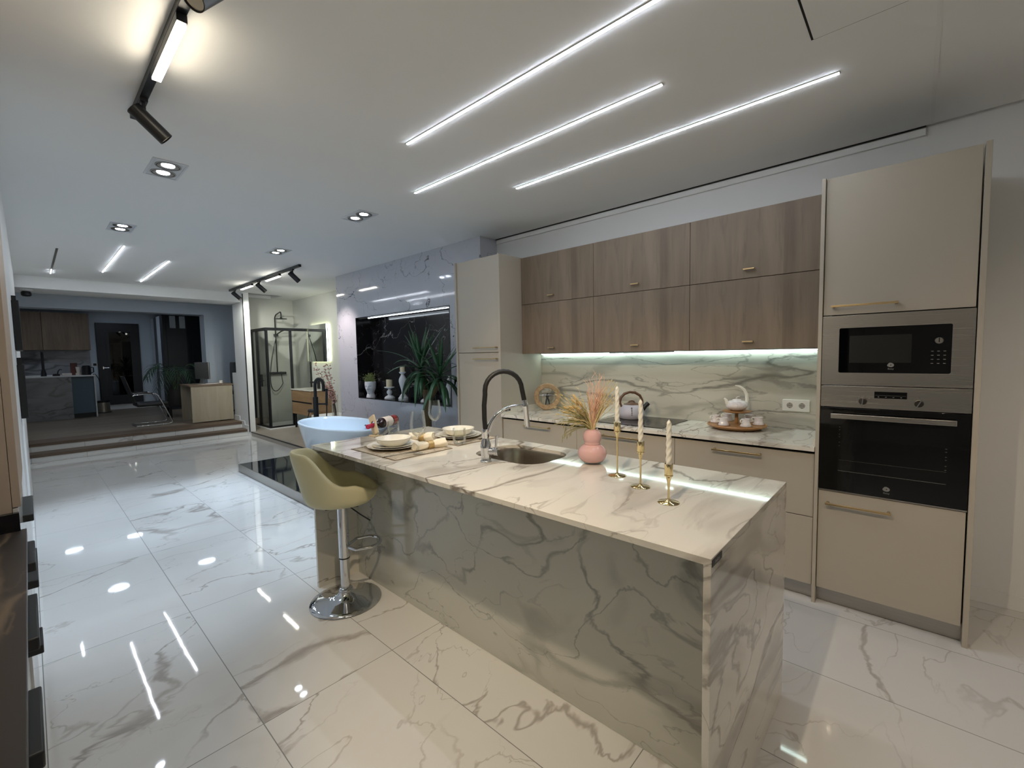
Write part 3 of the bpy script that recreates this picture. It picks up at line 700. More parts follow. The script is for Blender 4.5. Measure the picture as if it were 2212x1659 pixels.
for k in range(38):                 # tall peach twigs in the middle
    a = rnd.uniform(-0.02, 0.07); pts = stalk(a, rnd.uniform(-.05, .05), 0, rnd.uniform(0.14, 0.285), 0.006)
    peach.tube(pts, [0.0014]*4+[0.0011, 0.001, 0.0008, 0.0005], 4)
    for j in range(3, 8):
        d = (pts[j]-pts[j-1]).normalized()+V((rnd.uniform(-.9, .9), rnd.uniform(-.9, .9), rnd.uniform(-.2, .4)))
        e2 = pts[j]+d*0.022
        peach.tube([pts[j], pts[j]+d*0.012+V((0, 0, .002)), e2], [0.0011, 0.0009, 0.0005], 3)
for k in range(34):                 # tan grasses leaning right
    a = rnd.uniform(0.06, 0.125); pts = stalk(a, rnd.uniform(-.05, .04), 0, rnd.uniform(0.13, 0.26), 0.003)
    tan.tube(pts, [0.0014]*5+[0.001, 0.0008, 0.0004], 4)
    for j in range(5, 8):
        for q in range(3):
            d = (pts[j]-pts[j-1]).normalized()+V((rnd.uniform(-.5, .5), rnd.uniform(-.5, .5), rnd.uniform(-.4, .4)))
            tan.tube([pts[j], pts[j]+d*0.013], [0.0011, 0.0004], 3)
for k in range(14):                 # wheat ears
    a = rnd.uniform(-0.12, -0.02); pts = stalk(a, rnd.uniform(-.05, .05), 0, rnd.uniform(0.09, 0.17), 0.002)
    ears.tube(pts, 0.001, 4)
    d = (pts[-1]-pts[-2]).normalized()
    ears.tube([pts[-1], pts[-1]+d*0.01, pts[-1]+d*0.024, pts[-1]+d*0.034], [0.002, 0.006, 0.006, 0.001], 6)
for k in range(16):                 # drooping seed heads, lower left
    a = -rnd.uniform(0.10, 0.15); pts = stalk(a, rnd.uniform(-.05, .05), 0, rnd.uniform(-0.02, 0.06), 0.002)
    green.tube(pts, 0.0009, 3)
    green.tube([pts[-1], pts[-1]+V((-0.002, 0, -0.012)), pts[-1]+V((-.003, 0, -0.024))], [0.001, 0.0022, 0.0004], 4)
obj('green_grass', green, plain('dried_green', (150, 146, 96), 0.8), t, smooth=False)
obj('tan_grass', tan, plain('dried_tan', (210, 192, 146), 0.8), t, smooth=False)
obj('peach_twigs', peach, plain('dried_peach', (226, 184, 156), 0.8), t, smooth=False)
obj('wheat_ears', ears, plain('dried_wheat', (206, 176, 122), 0.8), t, smooth=False)

# --- candlesticks
CS = [(-0.967, 1.740, 0.199, 0.240, 0.398, 'tallest gold candlestick, nearest the pink vase', 'spiral white candle in the tallest candlestick nearest the vase'),
      (-0.812, 1.650, 0.142, 0.187, 0.355, 'medium gold candlestick in the middle of the three', 'spiral white candle in the middle candlestick of medium height'),
      (-0.648, 1.538, 0.099, 0.142, 0.300, 'shortest gold candlestick, nearest the waterfall end of the island', 'spiral white candle in the shortest candlestick near island end')]
for i, (x, y, c0, c1, top, lab, lab2) in enumerate(CS):
    t = thing('candlestick', lab, 'candlestick', (x, y, IZ), group='gold candlesticks on the island')
    obj('foot', M().lathe([(0, 0), (0.037, 0), (0.0385, 0.0015), (0.037, 0.003), (0.012, 0.0055), (0.006, 0.011), (0.0045, 0.015), (0, 0.016)], n=40), GOLD, t)
    obj('stem', M().lathe([(0.0045, 0.013), (0.0036, 0.03), (0.0038, c0-0.05), (0.0048, c0-0.03), (0.009, c0-0.008), (0.0125, c0-0.003), (0.015, c0-0.002), (0.0155, c0+0.001), (0.013, c0+0.003), (0, c0+0.003)], n=28), GOLD, t)
    obj('cup', M().lathe([(0, c0+0.002), (0.0135, c0+0.003), (0.0148, c0+0.006), (0.0148, c1), (0.0122, c1), (0.0122, c0+0.012), (0, c0+0.012)], n=32), GOLD, t)
    cd = thing('candle', lab2, 'candle', (x, y, IZ+c0+0.0125), group='spiral white candles')
    H = top-c0-0.0125; rings = []
    for k in range(97):
        z = H*k/96; u = z/H
        r = 0.0102*(1-0.22*u) * (1.0 if u < 0.93 else max(0.25, 1-((u-0.93)/0.07)**2*0.75))
        fl = 0 if (z < 0.02 or u > 0.95) else 1
        rings.append([((r*(1+0.13*fl*math.cos(3*(a-z*75))))*math.cos(a), (r*(1+0.13*fl*math.cos(3*(a-z*75))))*math.sin(a), z) for a in [2*PI*j/24 for j in range(24)]])
    obj('wax', M().loft(rings), WAX, cd)
    obj('wick', M().cyl((0, 0, H-0.001), (0.0005, 0, H+0.004), 0.0008, n=6), WAX, cd)

# --- place settings
PM = marble('woven_placemat', (196, 186, 168), (120, 104, 84), (150, 136, 116), scale=9.0, stretch=(1, 0.6, 1), rough=0.75, seed=1.4, thin=0.05, thinamt=0.7, softamt=0.6, cover=0.42)
mats = [((-2.473, -2.005, 1.274, 1.662), 'patterned beige placemat at the near setting by the island edge'), ((-2.482, -2.03, 1.727, 2.077), 'patterned beige placemat at the far setting near the back of the island')]
sets = [((-2.312, 1.462), 1.0), ((-2.262, 1.93), 0.95)]
t_plate = t_din = t_bowl = None
def rim(a, h, n=36, amp=0.012): return 1+amp*math.cos(n*a)*0.5+amp*math.cos(9*a)*0.5
for i in range(2):
    x0, x1, y0, y1 = mats[i][0]
    t = thing('placemat', mats[i][1], 'placemat', ((x0+x1)/2, (y0+y1)/2, IZ), group='placemats on the island')
    obj('mat', M(t).box(x0, x1, y0, y1, IZ, IZ+0.0022), PM, t)
    b = 0.006
    obj('border', M(t).ring_prism([(x0-.001, y0-.001), (x1+.001, y0-.001), (x1+.001, y1+.001), (x0-.001, y1+.001)], [(x0+b, y0+b), (x1-b, y0+b), (x1-b, y1-b), (x0+b, y1-b)], IZ, IZ+0.003), plain('mat_border', (120, 106, 86), 0.8), t)
    (cx, cy), s = sets[i]; z = IZ+0.0025; wh = ('near', 'far')[i]
    labs = ['large scalloped white charger plate, bottom of the %s plate stack' % wh, 'white dinner plate between charger and bowl of the %s setting' % wh, 'white soup bowl with dark rim line on top of the %s plate stack' % wh]
    if i == 0:
        t_plate = tag(obj('charger_plate', M((cx, cy, z)).lathe([(0, z), (0.085, z), (0.10, z+0.004), (0.145, z+0.0155), (0.155, z+0.018), (0.155, z+0.0195), (0.144, z+0.0175), (0.1, z+0.0065), (0.08, z+0.0045), (0, z+0.0045)], (cx, cy, 0), 96, wob=lambda a, h: 1+0.012*math.cos(18*a)), CERAM), labs[0], 'plate', 'white charger plates')
        z += 0.0075
        t_din = tag(obj('dinner_plate', M((cx, cy, z)).lathe([(0, z), (0.07, z), (0.085, z+0.004), (0.118, z+0.0125), (0.125, z+0.014), (0.125, z+0.0155), (0.115, z+0.0145), (0.083, z+0.006), (0.068, z+0.0042), (0, z+0.0042)], (cx, cy, 0), 96, wob=lambda a, h: 1+0.010*math.cos(16*a)), CERAM), labs[1], 'plate', 'white dinner plates')
        z += 0.0065
        t_bowl = thing('soup_bowl', labs[2], 'bowl', (cx, cy, z), group='white soup bowls')
        obj('bowl', M().lathe([(0, 0), (0.06, 0), (0.066, 0.003), (0.092, 0.02), (0.105, 0.04), (0.1085, 0.044), (0.107, 0.0455), (0.102, 0.041), (0.088, 0.022), (0.06, 0.007), (0, 0.006)], n=96, wob=lambda a, h: 1+0.008*math.cos(16*a)*min(1, h/0.04)), CERAM, t_bowl)
        obj('rim_line', M().tube([(0.1079*(1+0.008*math.cos(16*a))*math.cos(a), 0.1079*(1+0.008*math.cos(16*a))*math.sin(a), 0.0452) for a in [2*PI*k/96 for k in range(96)]], 0.0009, 5, loop=True), plain('rim_paint', (120, 112, 92), 0.3), t_bowl)
    else:
        for o_, l_, dz in ((t_plate, labs[0], 0), (t_din, labs[1], 0.0075), (t_bowl, labs[2], 0.014)): dup(o_, (cx, cy, IZ+0.0025+dz), 0.3, l_)
# cutlery
def fork(lab, x, y, rot, kind):
    t = thing(kind, lab, kind, (x, y, IZ+0.0032), rot, 'dark cutlery')
    m = M().tube([(-0.1, 0, 0.003), (-0.05, 0, 0.0032), (0.02, 0, 0.004), (0.04, 0, 0.005)], [0.0042, 0.0036, 0.0026, 0.003], 8, flat=0.5)
    obj('handle', m, plain('gunmetal', (96, 88, 76), 0.25, 1.0), t)
    m = M()
    if kind == 'fork':
        m.box(0.038, 0.06, -0.011, 0.011, 0.0035, 0.0052)
        for k in range(4): m.box(0.06, 0.095, -0.011+k*0.0064, -0.0082+k*0.0064, 0.004, 0.0056)
        obj('tines', m, bpy.data.materials['gunmetal'], t)
    else:
        m.prism([(0.038, -0.004), (0.1, -0.009), (0.122, -0.002), (0.12, 0.006), (0.038, 0.005)], 0.0035, 0.0055); obj('blade', m, bpy.data.materials['gunmetal'], t)
fork('dark table knife on near placemat between plates and wine glass', -2.10, 1.36, 1.45, 'knife')
fork('dark fork at the outer left end of the near placemat', -2.448, 1.45, 1.5, 'fork')
fork('dark fork on the far placemat beside the tumbler', -2.075, 1.90, 1.5, 'fork')
# napkins
def napkin(lab, x, y, rot, L, r):
    t = thing('napkin', lab, 'napkin', (x, y, IZ+0.003), rot, 'rolled linen napkins')
    rings = []
    for k in range(17):
        u = k/16; xx = -L/2+L*u; pinch = 1-0.32*math.exp(-((u-0.5)/0.13)**2); rr_ = r*pinch*(1+0.35*abs(u-0.5))
        rings.append([(xx+0.006*math.sin(3*a+k), rr_*(1.15+0.10*math.sin(5*a+k*.4))*math.cos(a), max(0.0002, r*0.95+rr_*(0.95+0.09*math.sin(7*a+1+k*.3))*math.sin(a))) for a in [2*PI*j/28 for j in range(28)]])
    b = obj('cloth', M().loft(rings), LINEN, t, sharp=70)
    sp_ = M()
    for e_ in (-1, 1):                      # the rolled spiral edge at each end
        for turn in (0.8, 0.55, 0.3):
            sp_.tube([(e_*(L/2+0.001), r*1.2*turn*math.cos(a), r*0.95+r*turn*math.sin(a)) for a in [2*PI*j/18 for j in range(18)]], 0.0022, 5, loop=True)
    obj('rolled_edge', sp_, LINEN, b)
    obj('napkin_ring', M().loft([[(xx, (r*0.98+dr)*math.cos(a), r*0.95+(r*0.9+dr)*math.sin(a)) for a in [2*PI*j/32 for j in range(32)]] for xx, dr in ((-0.017, 0), (-0.017, 0.003), (0, 0.0045), (0.017, 0.003), (0.017, 0), (0, -0.001))], loop=True), JUTE, t)
napkin('rolled white linen napkin in gold ring on the near placemat', -2.105, 1.575, 1.42, 0.20, 0.024)
napkin('rolled white linen napkin in gold ring behind the near wine glass', -2.335, 1.685, 0.75, 0.15, 0.027)
# glasses
def wine_prof(h):
    return [(0, 0), (0.036, 0.0), (0.0362, 0.001), (0.02, 0.003), (0.005, 0.007), (0.0036, 0.014), (0.0034, 0.08), (0.005, 0.092), (0.014, 0.098), (0.030, 0.112), (0.041, 0.135), (0.0435, 0.155), (0.041, 0.19), (0.035, h), (0.0343, h), (0.0402, 0.19), (0.0425, 0.155), (0.04, 0.136), (0.029, 0.1135), (0.012, 0.1), (0, 0.098)]
wg = thing('wine_glass', 'ribbed stemmed wine glass on the near placemat in front of napkin', 'wine glass', (-2.04, 1.448, IZ+0.003), group='ribbed wine glasses')
obj('glass', M().lathe(wine_prof(0.241), n=60, wob=lambda a, h: 1+0.02*math.cos(20*a)*(1 if h > 0.1 else 0)), CLEAR, wg, sharp=80)
dup(wg, (-2.46, 1.888, IZ+0.0), 0.4, 'ribbed stemmed wine glass standing on marble between the two placemats, farther back')
tb = thing('tumbler', 'ribbed clear tumbler at the front corner of the far placemat', 'tumbler', (-2.068, 1.772, IZ+0.003), group='ribbed water tumblers')
obj('glass', M().lathe([(0, 0), (0.032, 0), (0.036, 0.004), (0.041, 0.03), (0.0415, 0.06), (0.039, 0.098), (0.0378, 0.098), (0.04, 0.06), (0.0395, 0.032), (0.034, 0.012), (0, 0.010)], n=60, wob=lambda a, h: 1+0.014*math.cos(20*a)), CLEAR, tb, sharp=80)
dup(tb, (-2.684, 1.70, IZ), 0.2, 'ribbed clear tumbler behind the near plates next to wine bottle')

# --- wine bottle in its V holder
t = thing('wine_holder', 'V-shaped wooden bottle holder of two planks on the island corner', 'bottle holder', (-2.72, 1.60, IZ+0.0005))
nk = V((-2.765, 1.548, 0.992)); bd = V((-0.105, 0.30, 0.012)).normalized()     # from the neck towards the base of the bottle
def slab(p, q, w, th, up):
    """a plank from p to q, width w across and thickness th"""
    p, q = V(p), V(q); d = (q-p).normalized(); s = d.cross(V(up)).normalized(); n_ = s.cross(d).normalized()
    return [[x+s*w/2+n_*th/2, x-s*w/2+n_*th/2, x-s*w/2-n_*th/2, x+s*w/2-n_*th/2] for x in (p, q)]
pm = M().ring_prism(rrect(-0.035, 0.035, 0.0, 0.135, 0.002, 6), [(0.024*math.cos(2*PI*(k+.5)/28), 0.073+0.024*math.sin(2*PI*(k+.5)/28)) for k in range(28)], -0.006, 0.006, 'xz')
la = V((-0.06, 0.005, 0.117)).normalized(); ls = V((0.117, 0, 0.06)).normalized(); ln_ = la.cross(ls)
lm = Matrix(((ls.x, ln_.x, la.x, -2.745), (ls.y, ln_.y, la.y, 1.60), (ls.z, ln_.z, la.z, IZ+0.014), (0, 0, 0, 1)))
obj('light_plank', pm.xform(Matrix.Translation(-V(t.location)) @ lm), PALEW, t, bevel=0.001)
obj('grey_plank', M(t).loft(slab((-2.725, 1.63, IZ+0.006), (-2.775, 1.75, IZ+0.034), 0.05, 0.010, (0, 0, 1))), plain('plank_in_shade', (120, 122, 122), 0.6), t, bevel=0.001)  # same holder wood, its shaded side painted in as grey
obj('foot', M(t).box(-2.79, -2.715, 1.57, 1.65, IZ+0.0005, IZ+0.0095), PALEW, t, bevel=0.001)
t = thing('wine_bottle', 'rose wine bottle with paper label lying tilted in the wooden holder', 'bottle', nk)
q = V((0, 0, 1)).rotation_difference(bd).to_matrix().to_4x4()
obj('glass', M().lathe([(0, 0.055), (0.0145, 0.055), (0.0145, 0.085), (0.02, 0.10), (0.034, 0.12), (0.0375, 0.135), (0.0375, 0.29), (0.035, 0.298), (0.02, 0.294), (0, 0.29)], n=36).xform(q), WINEG, t)
obj('lower_body', M().lathe([(0.0378, 0.245), (0.0381, 0.247), (0.0381, 0.286), (0.0378, 0.288)], n=36, cap0=False, cap1=False).xform(q), ROSE, t)
lb = obj('paper_label', M().lathe([(0.0378, 0.155), (0.0382, 0.156), (0.0382, 0.234), (0.0378, 0.235)], n=36, cap0=False, cap1=False).xform(q), PAPER, t)
mk = M()
for k, (a0, L) in enumerate(((0.2, 0.5), (0.25, 0.35), (0.2, 0.45))):
    z = 0.18+k*0.016
    mk.tube([(0.0384*math.cos(b_), 0.0384*math.sin(b_), z) for b_ in [-PI/2+a0-0.3+L*j/6*1.6 for j in range(7)]], 0.0007, 4)
obj('print', mk.xform(q), GREYMARK, lb)
obj('capsule', M().lathe([(0, 0.0), (0.0155, 0.0), (0.0165, 0.003), (0.0165, 0.012), (0.0155, 0.016), (0.0155, 0.058), (0, 0.058)], n=28).xform(q), CAPS, t)

# --- bar stool (built facing +X, then turned)
t = thing('bar_stool', 'cream leather bucket bar stool with chrome column and round foot at island', 'bar stool', (-2.512, 1.222, 0), math.radians(62))
obj('base', M().lathe([(0, 0), (0.198, 0), (0.206, 0.004), (0.204, 0.009), (0.17, 0.016), (0.11, 0.026), (0.06, 0.044), (0.04, 0.06), (0.034, 0.068), (0, 0.07)], n=64), CHROME, t, sharp=60)
obj('collar', M().lathe([(0.038, 0.062), (0.041, 0.066), (0.041, 0.072), (0.037, 0.076), (0.037, 0.082), (0.028, 0.088), (0, 0.088)], n=32), CHROME, t)
obj('column', M().lathe([(0.0265, 0.08), (0.0265, 0.272), (0.0, 0.272)], n=32, cap0=True), CHROME, t)
sl = obj('gas_sleeve', M().lathe([(0, 0.268), (0.031, 0.268), (0.031, 0.60), (0, 0.60)], n=32), CHROME, t)
obj('ring_joint', M().lathe([(0.0312, 0.264), (0.0316, 0.266), (0.0316, 0.27), (0.0312, 0.272)], n=32, cap0=False, cap1=False), BLACK, sl)
fr = [(0.0, 0.03, 0.325), (0.06, 0.06, 0.345)]+[(0.135+0.07*math.sin(b_), 0.095*math.cos(b_), 0.35) for b_ in [PI*k/14 for k in range(15)]]+[(0.06, -0.06, 0.345), (0.0, -0.03, 0.325)]
fr = [(0.025, 0.022, 0.39)]+[(0.03+0.17*s_, (0.088 if s_ < 1 else 0.088)*1.0, 0.385) for s_ in (0.25, 0.55)]+[(0.13+0.082*math.sin(b_), 0.088*math.cos(b_), 0.382) for b_ in [PI*k/12 for k in range(13)]]+[(0.03+0.17*s_, -0.088, 0.385) for s_ in (0.55, 0.25)]+[(0.025, -0.022, 0.39)]
obj('foot_rest', M().tube([V((x, y, 0.33+0.012*math.sin(x*9))) for x, y, z in fr], 0.0095, 12), CHROME, t)
obj('height_lever', M().tube([(0.03, -0.02, 0.59), (0.10, -0.05, 0.535), (0.155, -0.07, 0.497)], [0.004, 0.004, 0.0045], 8), BLKMET, t)
obj('seat_plate', M().box(-0.09, 0.09, -0.08, 0.08, 0.592, 0.604), BLKMET, t)
# bucket shell: angle 0 is the front of the seat
NA = 72; rings = []
def shell(a):
    back = 0.5*(1-math.cos(a))                                   # 0 front, 1 back
    wall = 0.03+0.06*min(1, back*3)+0.192*(lambda s: 0.86*s*s*(3-2*s)+0.14*max(0.0, (back-0.5)*2))(min(1.0, max(0.0, (back-0.46)/0.40)))
    rx = 0.225+0.03*back*0; lean = 0.055*max(0, (back-0.5)*2)
    return back, wall, lean
prof_n = None
for k in range(NA):
    a = 2*PI*k/NA; bk, w, ln = shell(a)
    ca, sa = math.cos(a), math.sin(a)
    sx = 0.198 if ca > 0 else 0.205; sy = 0.198
    pw = 0.86
    ux = sx*math.copysign(abs(ca)**pw, ca); uy = sy*math.copysign(abs(sa)**pw, sa)
    def P(s, z, l=0.0): return (ux*s-l, uy*s*(1-0.28*max(0.0, (z-0.70)/0.24)), z)
    zb = 0.604; zs = 0.655
    th = 0.045
    top = zs+w
    o1, o2 = 1.02, 1.06+0.10*bk*0
    rings.append([P(0.02, zb), P(0.45, zb), P(0.78, zb+0.006), P(0.93, zb+0.028), P(1.0, zs-0.005),
                  P(1.03, zs+w*0.35, ln*0.35), P(1.06, zs+w*0.75, ln*0.75), P(1.055, top-0.008, ln), P(1.02, top+0.004, ln), P(0.95, top+0.002, ln*0.98), P(0.885, top-0.016, ln*0.95),
                  P(0.86, zs+w*0.6, ln*0.55), P(0.83, zs+w*0.22, ln*0.2), P(0.74, zs+0.006), P(0.5, zs-0.004), P(0.2, zs-0.006), P(0.02, zs-0.006)])
obj('bucket_seat', M().loft(rings, close=False, loop=True), LEATHER, t, sharp=180, sub=1)
# ================================================================ CEILING LIGHTS
def led_line(lab, x0, x1, y, lit=None, w=0.006, mat=None, group='LED lines over the kitchen island'):
    t = thing('ceiling_led_line', lab, 'light', ((x0+x1)/2, y, CZ), group=group)
    obj('profile', M(t).box(x0-0.006, x1+0.006, y-w-0.004, y+w+0.004, CZ-0.0035, CZ), ALU, t, smooth=False)
    a, b = lit or (x0, x1)
    obj('diffuser', M(t).box(a, b, y-w, y+w, CZ-0.006, CZ-0.0035), mat or LED, t, smooth=False)
    if lit: obj('unlit_diffuser', M(t).box(x0, a, y-w, y+w, CZ-0.006, CZ-0.0035), plain('dead_diffuser', (96, 92, 88), 0.5), t, smooth=False, label='dark unlit length of the strip')
led_line('longest glowing LED ceiling line, nearest the camera, running out of the top edge', -2.305, -0.3, 1.625)
led_line('middle glowing LED ceiling line over the island', -2.94, -0.941, 2.130)
led_line('glowing LED ceiling line nearest the oak wall cabinets', -2.315, -0.306, 2.624)
led_line('mostly unlit LED ceiling line near the left wall by the steps', -9.12, -7.116, 0.307, lit=(-9.12, -8.75), group='LED lines before the steps')
led_line('glowing LED ceiling line in the middle of the three before the steps', -8.56, -6.5, 0.805, group='LED lines before the steps')
led_line('glowing LED ceiling line before the steps, nearest the far black track', -9.17, -7.11, 1.309, group='LED lines before the steps')

t0 = None
for x, y, lab in ((-3.745, 0.705, 'twin recessed downlight nearest the camera, just beyond the near black track'), (-5.63, 0.687, 'twin recessed downlight farther along on the left side of ceiling'),
                  (-3.77, 2.115, 'twin recessed downlight near the marble wall, beside the middle LED line'), (-5.65, 2.10, 'twin recessed downlight in front of the far black track')):
    if t0 is None:
        t0 = thing('recessed_downlight', lab, 'light', (x, y, CZ), group='twin recessed downlights')
        o_ = rrect(-0.172, 0.172, -0.094, 0.094, 0.004, 6)
        obj('frame', M().ring_prism(o_, rrect(-0.160, 0.160, -0.082, 0.082, 0.003, 6), -0.006, 0.0), plain('downlight_frame', (214, 218, 222), 0.3), t0, bevel=0.001)
        obj('tray', M().box(-0.160, 0.160, -0.082, 0.082, -0.0022, -0.0008), plain('downlight_tray', (206, 210, 214), 0.4), t0, smooth=False)
        for s in (-0.078, 0.078):
            g_ = obj('gimbal', M().lathe([(0.038, -0.0022), (0.070, -0.0022), (0.070, -0.006), (0.062, -0.0075), (0.046, -0.0045), (0.038, -0.0022)], (s, 0, 0), 36, cap0=False, cap1=False), ALU, t0)
            obj('ring', M().lathe([(0.0585, -0.0068), (0.0625, -0.0068), (0.0625, -0.0078), (0.0585, -0.0076)], (s, 0, 0), 36, cap0=False, cap1=False), BLACK, g_)
            obj('bulb', M().lathe([(0, -0.0024), (0.036, -0.0024), (0.034, -0.004), (0, -0.0052)], (s, 0, 0), 32), BULB, t0)
    else: dup(t0, (x, y, CZ), 0, lab)
    for s in (-0.078, 0.078):
        spot('downlight_beam', (x+s, y, CZ-0.02), (x+s, y, 0), 64 if x < -5 else 44, 58, (214, 234, 255), 0.75, 0.045)

def track(lab, x0, x1, y, spots, bars, barmat, barlen):
    t = thing('track_light', lab, 'track light', ((x0+x1)/2, y, CZ), group='black ceiling tracks with spots')
    obj('rail', M(t).box(x0, x1, y-0.0175, y+0.0175, CZ-0.032, CZ), BLKMET, t, bevel=0.002)
    for sp_ in spots:
        xs, d = sp_[0], sp_[1]; drop = sp_[2] if len(sp_) > 2 else 0.0
        d = V(d).normalized(); p = V((xs, y, CZ-0.032))
        m = M(t).box(xs-0.055, xs+0.055, y-0.015, y+0.015, CZ-0.046, CZ-0.031).cyl(p+V((0.03, 0, -0.01)), p+V((0.03, 0, -0.055-drop)), 0.009, n=12)
        ad = obj('adapter', m, BLKMET, t, bevel=0.001)
        c = p+V((0.03, 0, -0.085-drop)); L = 0.165; r = 0.0335
        a, b = c-d*0.055, c+d*(L-0.055)
        q = V((0, 0, 1)).rotation_difference(d).to_matrix().to_4x4()
        hd = obj('spot_head', M().lathe([(0, 0), (r-0.003, 0), (r, 0.003), (r, L), (r-0.003, L), (r-0.004, L-0.018), (0, L-0.02)], n=32).xform(Matrix.Translation(a-V(t.location)) @ q), BLKMET, t)
        obj('lens', M().lathe([(0, L-0.02), (0.012, L-0.019), (r-0.005, L-0.010), (r-0.004, L-0.006), (r-0.0045, L-0.0195), (0, L-0.0205)], n=32).xform(Matrix.Translation(a-V(t.location)) @ q), LENS, hd)
    for xb in bars:
        m = M(t).box(xb-barlen/2, xb+barlen/2, y-0.017, y+0.017, CZ-0.062, CZ-0.033)
        lb_ = obj('bar_lamp', m, BLKMET, t, bevel=0.002)
        obj('diffuser', M(t).box(xb-barlen/2+0.01, xb+barlen/2-0.01, y-0.0155, y+0.0155, CZ-0.074, CZ-0.062), barmat, lb_, bevel=0.002)
    return t
track('near black ceiling track with warm bar lamps at upper left, running out of frame', -3.025, 1.9, 0.452,
      [(-2.80, (0.03, 0.74, -0.68)), (-1.625, (0.22, -0.60, -0.766), 0.04), (-0.55, (-0.12, 0.6, -0.8)), (1.1, (0.1, 0.7, -0.7))], (-2.23, -1.10, 0.5), LAMPW, 0.48)  # last spot, last bar and their rail: added out of view for the right wall
track('far black ceiling track with three spots in front of the bathroom display', -9.29, -6.216, 2.58,
      [(-9.03, (0.35, 0.65, -0.7)), (-7.80, (0.3, 0.65, -0.7)), (-6.50, (0.25, 0.65, -0.72))], (-8.38, -7.20), LAMPN, 0.55)
# beams of the spots
spot('near_spot_beam', (-0.55, 0.50, 2.56), (-0.80, 1.62, 0.92), 175, 84, (255, 232, 198), 0.45, 0.03)
spot('near_spot_beam', (1.13, 0.56, 2.55), (1.3, 2.4, 0.4), 40, 90, (255, 230, 205), 0.7, 0.03)  # beam of the added unseen spot, brightens the right wall
spot('near_spot_beam', (-2.80, 0.56, 2.55), (-2.4, 2.6, 0.9), 46, 60, (255, 232, 200), 0.7, 0.03)
spot('near_spot_beam', (-1.55, 0.36, 2.48), (-1.3, -0.5, 1.4), 14, 60, (255, 232, 200), 0.7, 0.03)
spot('far_spot_beam', (-9.0, 2.68, 2.56), (-10.0, 3.4, 1.4), 34, 100, (246, 248, 238), 0.7, 0.03)
spot('far_spot_beam', (-7.77, 2.68, 2.56), (-9.2, 3.9, 1.3), 48, 110, (246, 248, 238), 0.7, 0.03)
spot('far_spot_beam', (-6.47, 2.68, 2.56), (-6.55, 3.36, 1.45), 46, 74, (255, 236, 232), 0.8, 0.03)

# ================================================================ NICHE
t = thing('niche_light', 'thin LED line glowing along the top edge of the black marble niche', 'light', (-4.99, 3.40, nz1-e))
obj('profile', M(t).box(-6.2, -4.06, 3.395, 3.415, nz1-e-0.006, nz1-e), ALU, t)
obj('diffuser', M(t).box(-5.93, -4.06, 3.397, 3.413, nz1-e-0.012, nz1-e-0.006), LEDN, t)
NZ = nz0+e
# head planter
t = thing('head_planter', 'white face-shaped planter at the left end of the black niche', 'planter', (-6.05, 3.465, NZ+0.0006), 0.55)
HW = [(0.0, .066, .066), (0.03, .060, .060), (0.055, .050, .052), (0.075, .052, .058), (0.10, .062, .068), (0.13, .074, .080), (0.17, .080, .086), (0.20, .081, .088), (0.225, .080, .086), (0.235, .077, .083), (0.236, .068, .074), (0.21, .062, .068), (0.20, 0.01, 0.01)]
fine = []
for i in range(len(HW)-1):
    for s in range(4 if i < 9 else 1):
        u = s/(4 if i < 9 else 1); z0, z1 = HW[i], HW[i+1]; z = z0[0]+(z1[0]-z0[0])*u; rx = z0[1]+(z1[1]-z0[1])*u; ry = z0[2]+(z1[2]-z0[2])*u; ring = []
        for k in range(48):
            a = 2*PI*k/48; x, y = rx*math.cos(a), ry*math.sin(a); fr_ = max(0, -math.sin(a))**0.7
            if 0.055 < z < 0.22 and i < 9:
                y -= fr_*(math.exp(-(x/0.011)**2)*(math.exp(-((z-0.128)/0.018)**2)*0.02+math.exp(-((z-0.155)/0.02)**2)*0.010)
                          - math.exp(-((abs(x)-0.032)/0.015)**2)*math.exp(-((z-0.158)/0.012)**2)*0.014
                          + math.exp(-((abs(x)-0.032)/0.022)**2)*math.exp(-((z-0.176)/0.007)**2)*0.006
                          + math.exp(-(x/0.020)**2)*(math.exp(-((z-0.099)/0.005)**2)+math.exp(-((z-0.088)/0.005)**2))*0.008
                          + math.exp(-(x/0.03)**2)*math.exp(-((z-0.068)/0.010)**2)*0.008)
            ring.append((x, y, z))
        fine.append(ring)
fine.append([(HW[-1][1]*math.cos(2*PI*k/48), HW[-1][2]*math.sin(2*PI*k/48), HW[-1][0]) for k in range(48)])
obj('head', M().loft(fine), PLASTER, t, sharp=70)
rnd = random.Random(3); fm = M()
for k in range(70):
    a = rnd.uniform(0, 2*PI); r0 = rnd.uniform(0, .05); p = V((r0*math.cos(a), r0*math.sin(a), 0.205)); q_ = V((r0*2.3*math.cos(a), r0*2.3*math.sin(a), 0.215+rnd.uniform(0.03, 0.14)))
    fm.tube([p, (p+q_)/2+V((0, 0, .02)), q_], 0.0016, 4)
    for j in range(4):
        c = p.lerp(q_, 0.5+0.17*j)+V((rnd.uniform(-.014, .014), rnd.uniform(-.014, .014), rnd.uniform(-.006, .01)))
        fm.lathe([(0, -0.006), (0.006, -0.002), (0.006, 0.003), (0, 0.007)], c, 6)
obj('succulent', fm, plain('small_plant', (112, 128, 74), 0.6, var=0.4, vscale=40), t, smooth=False)
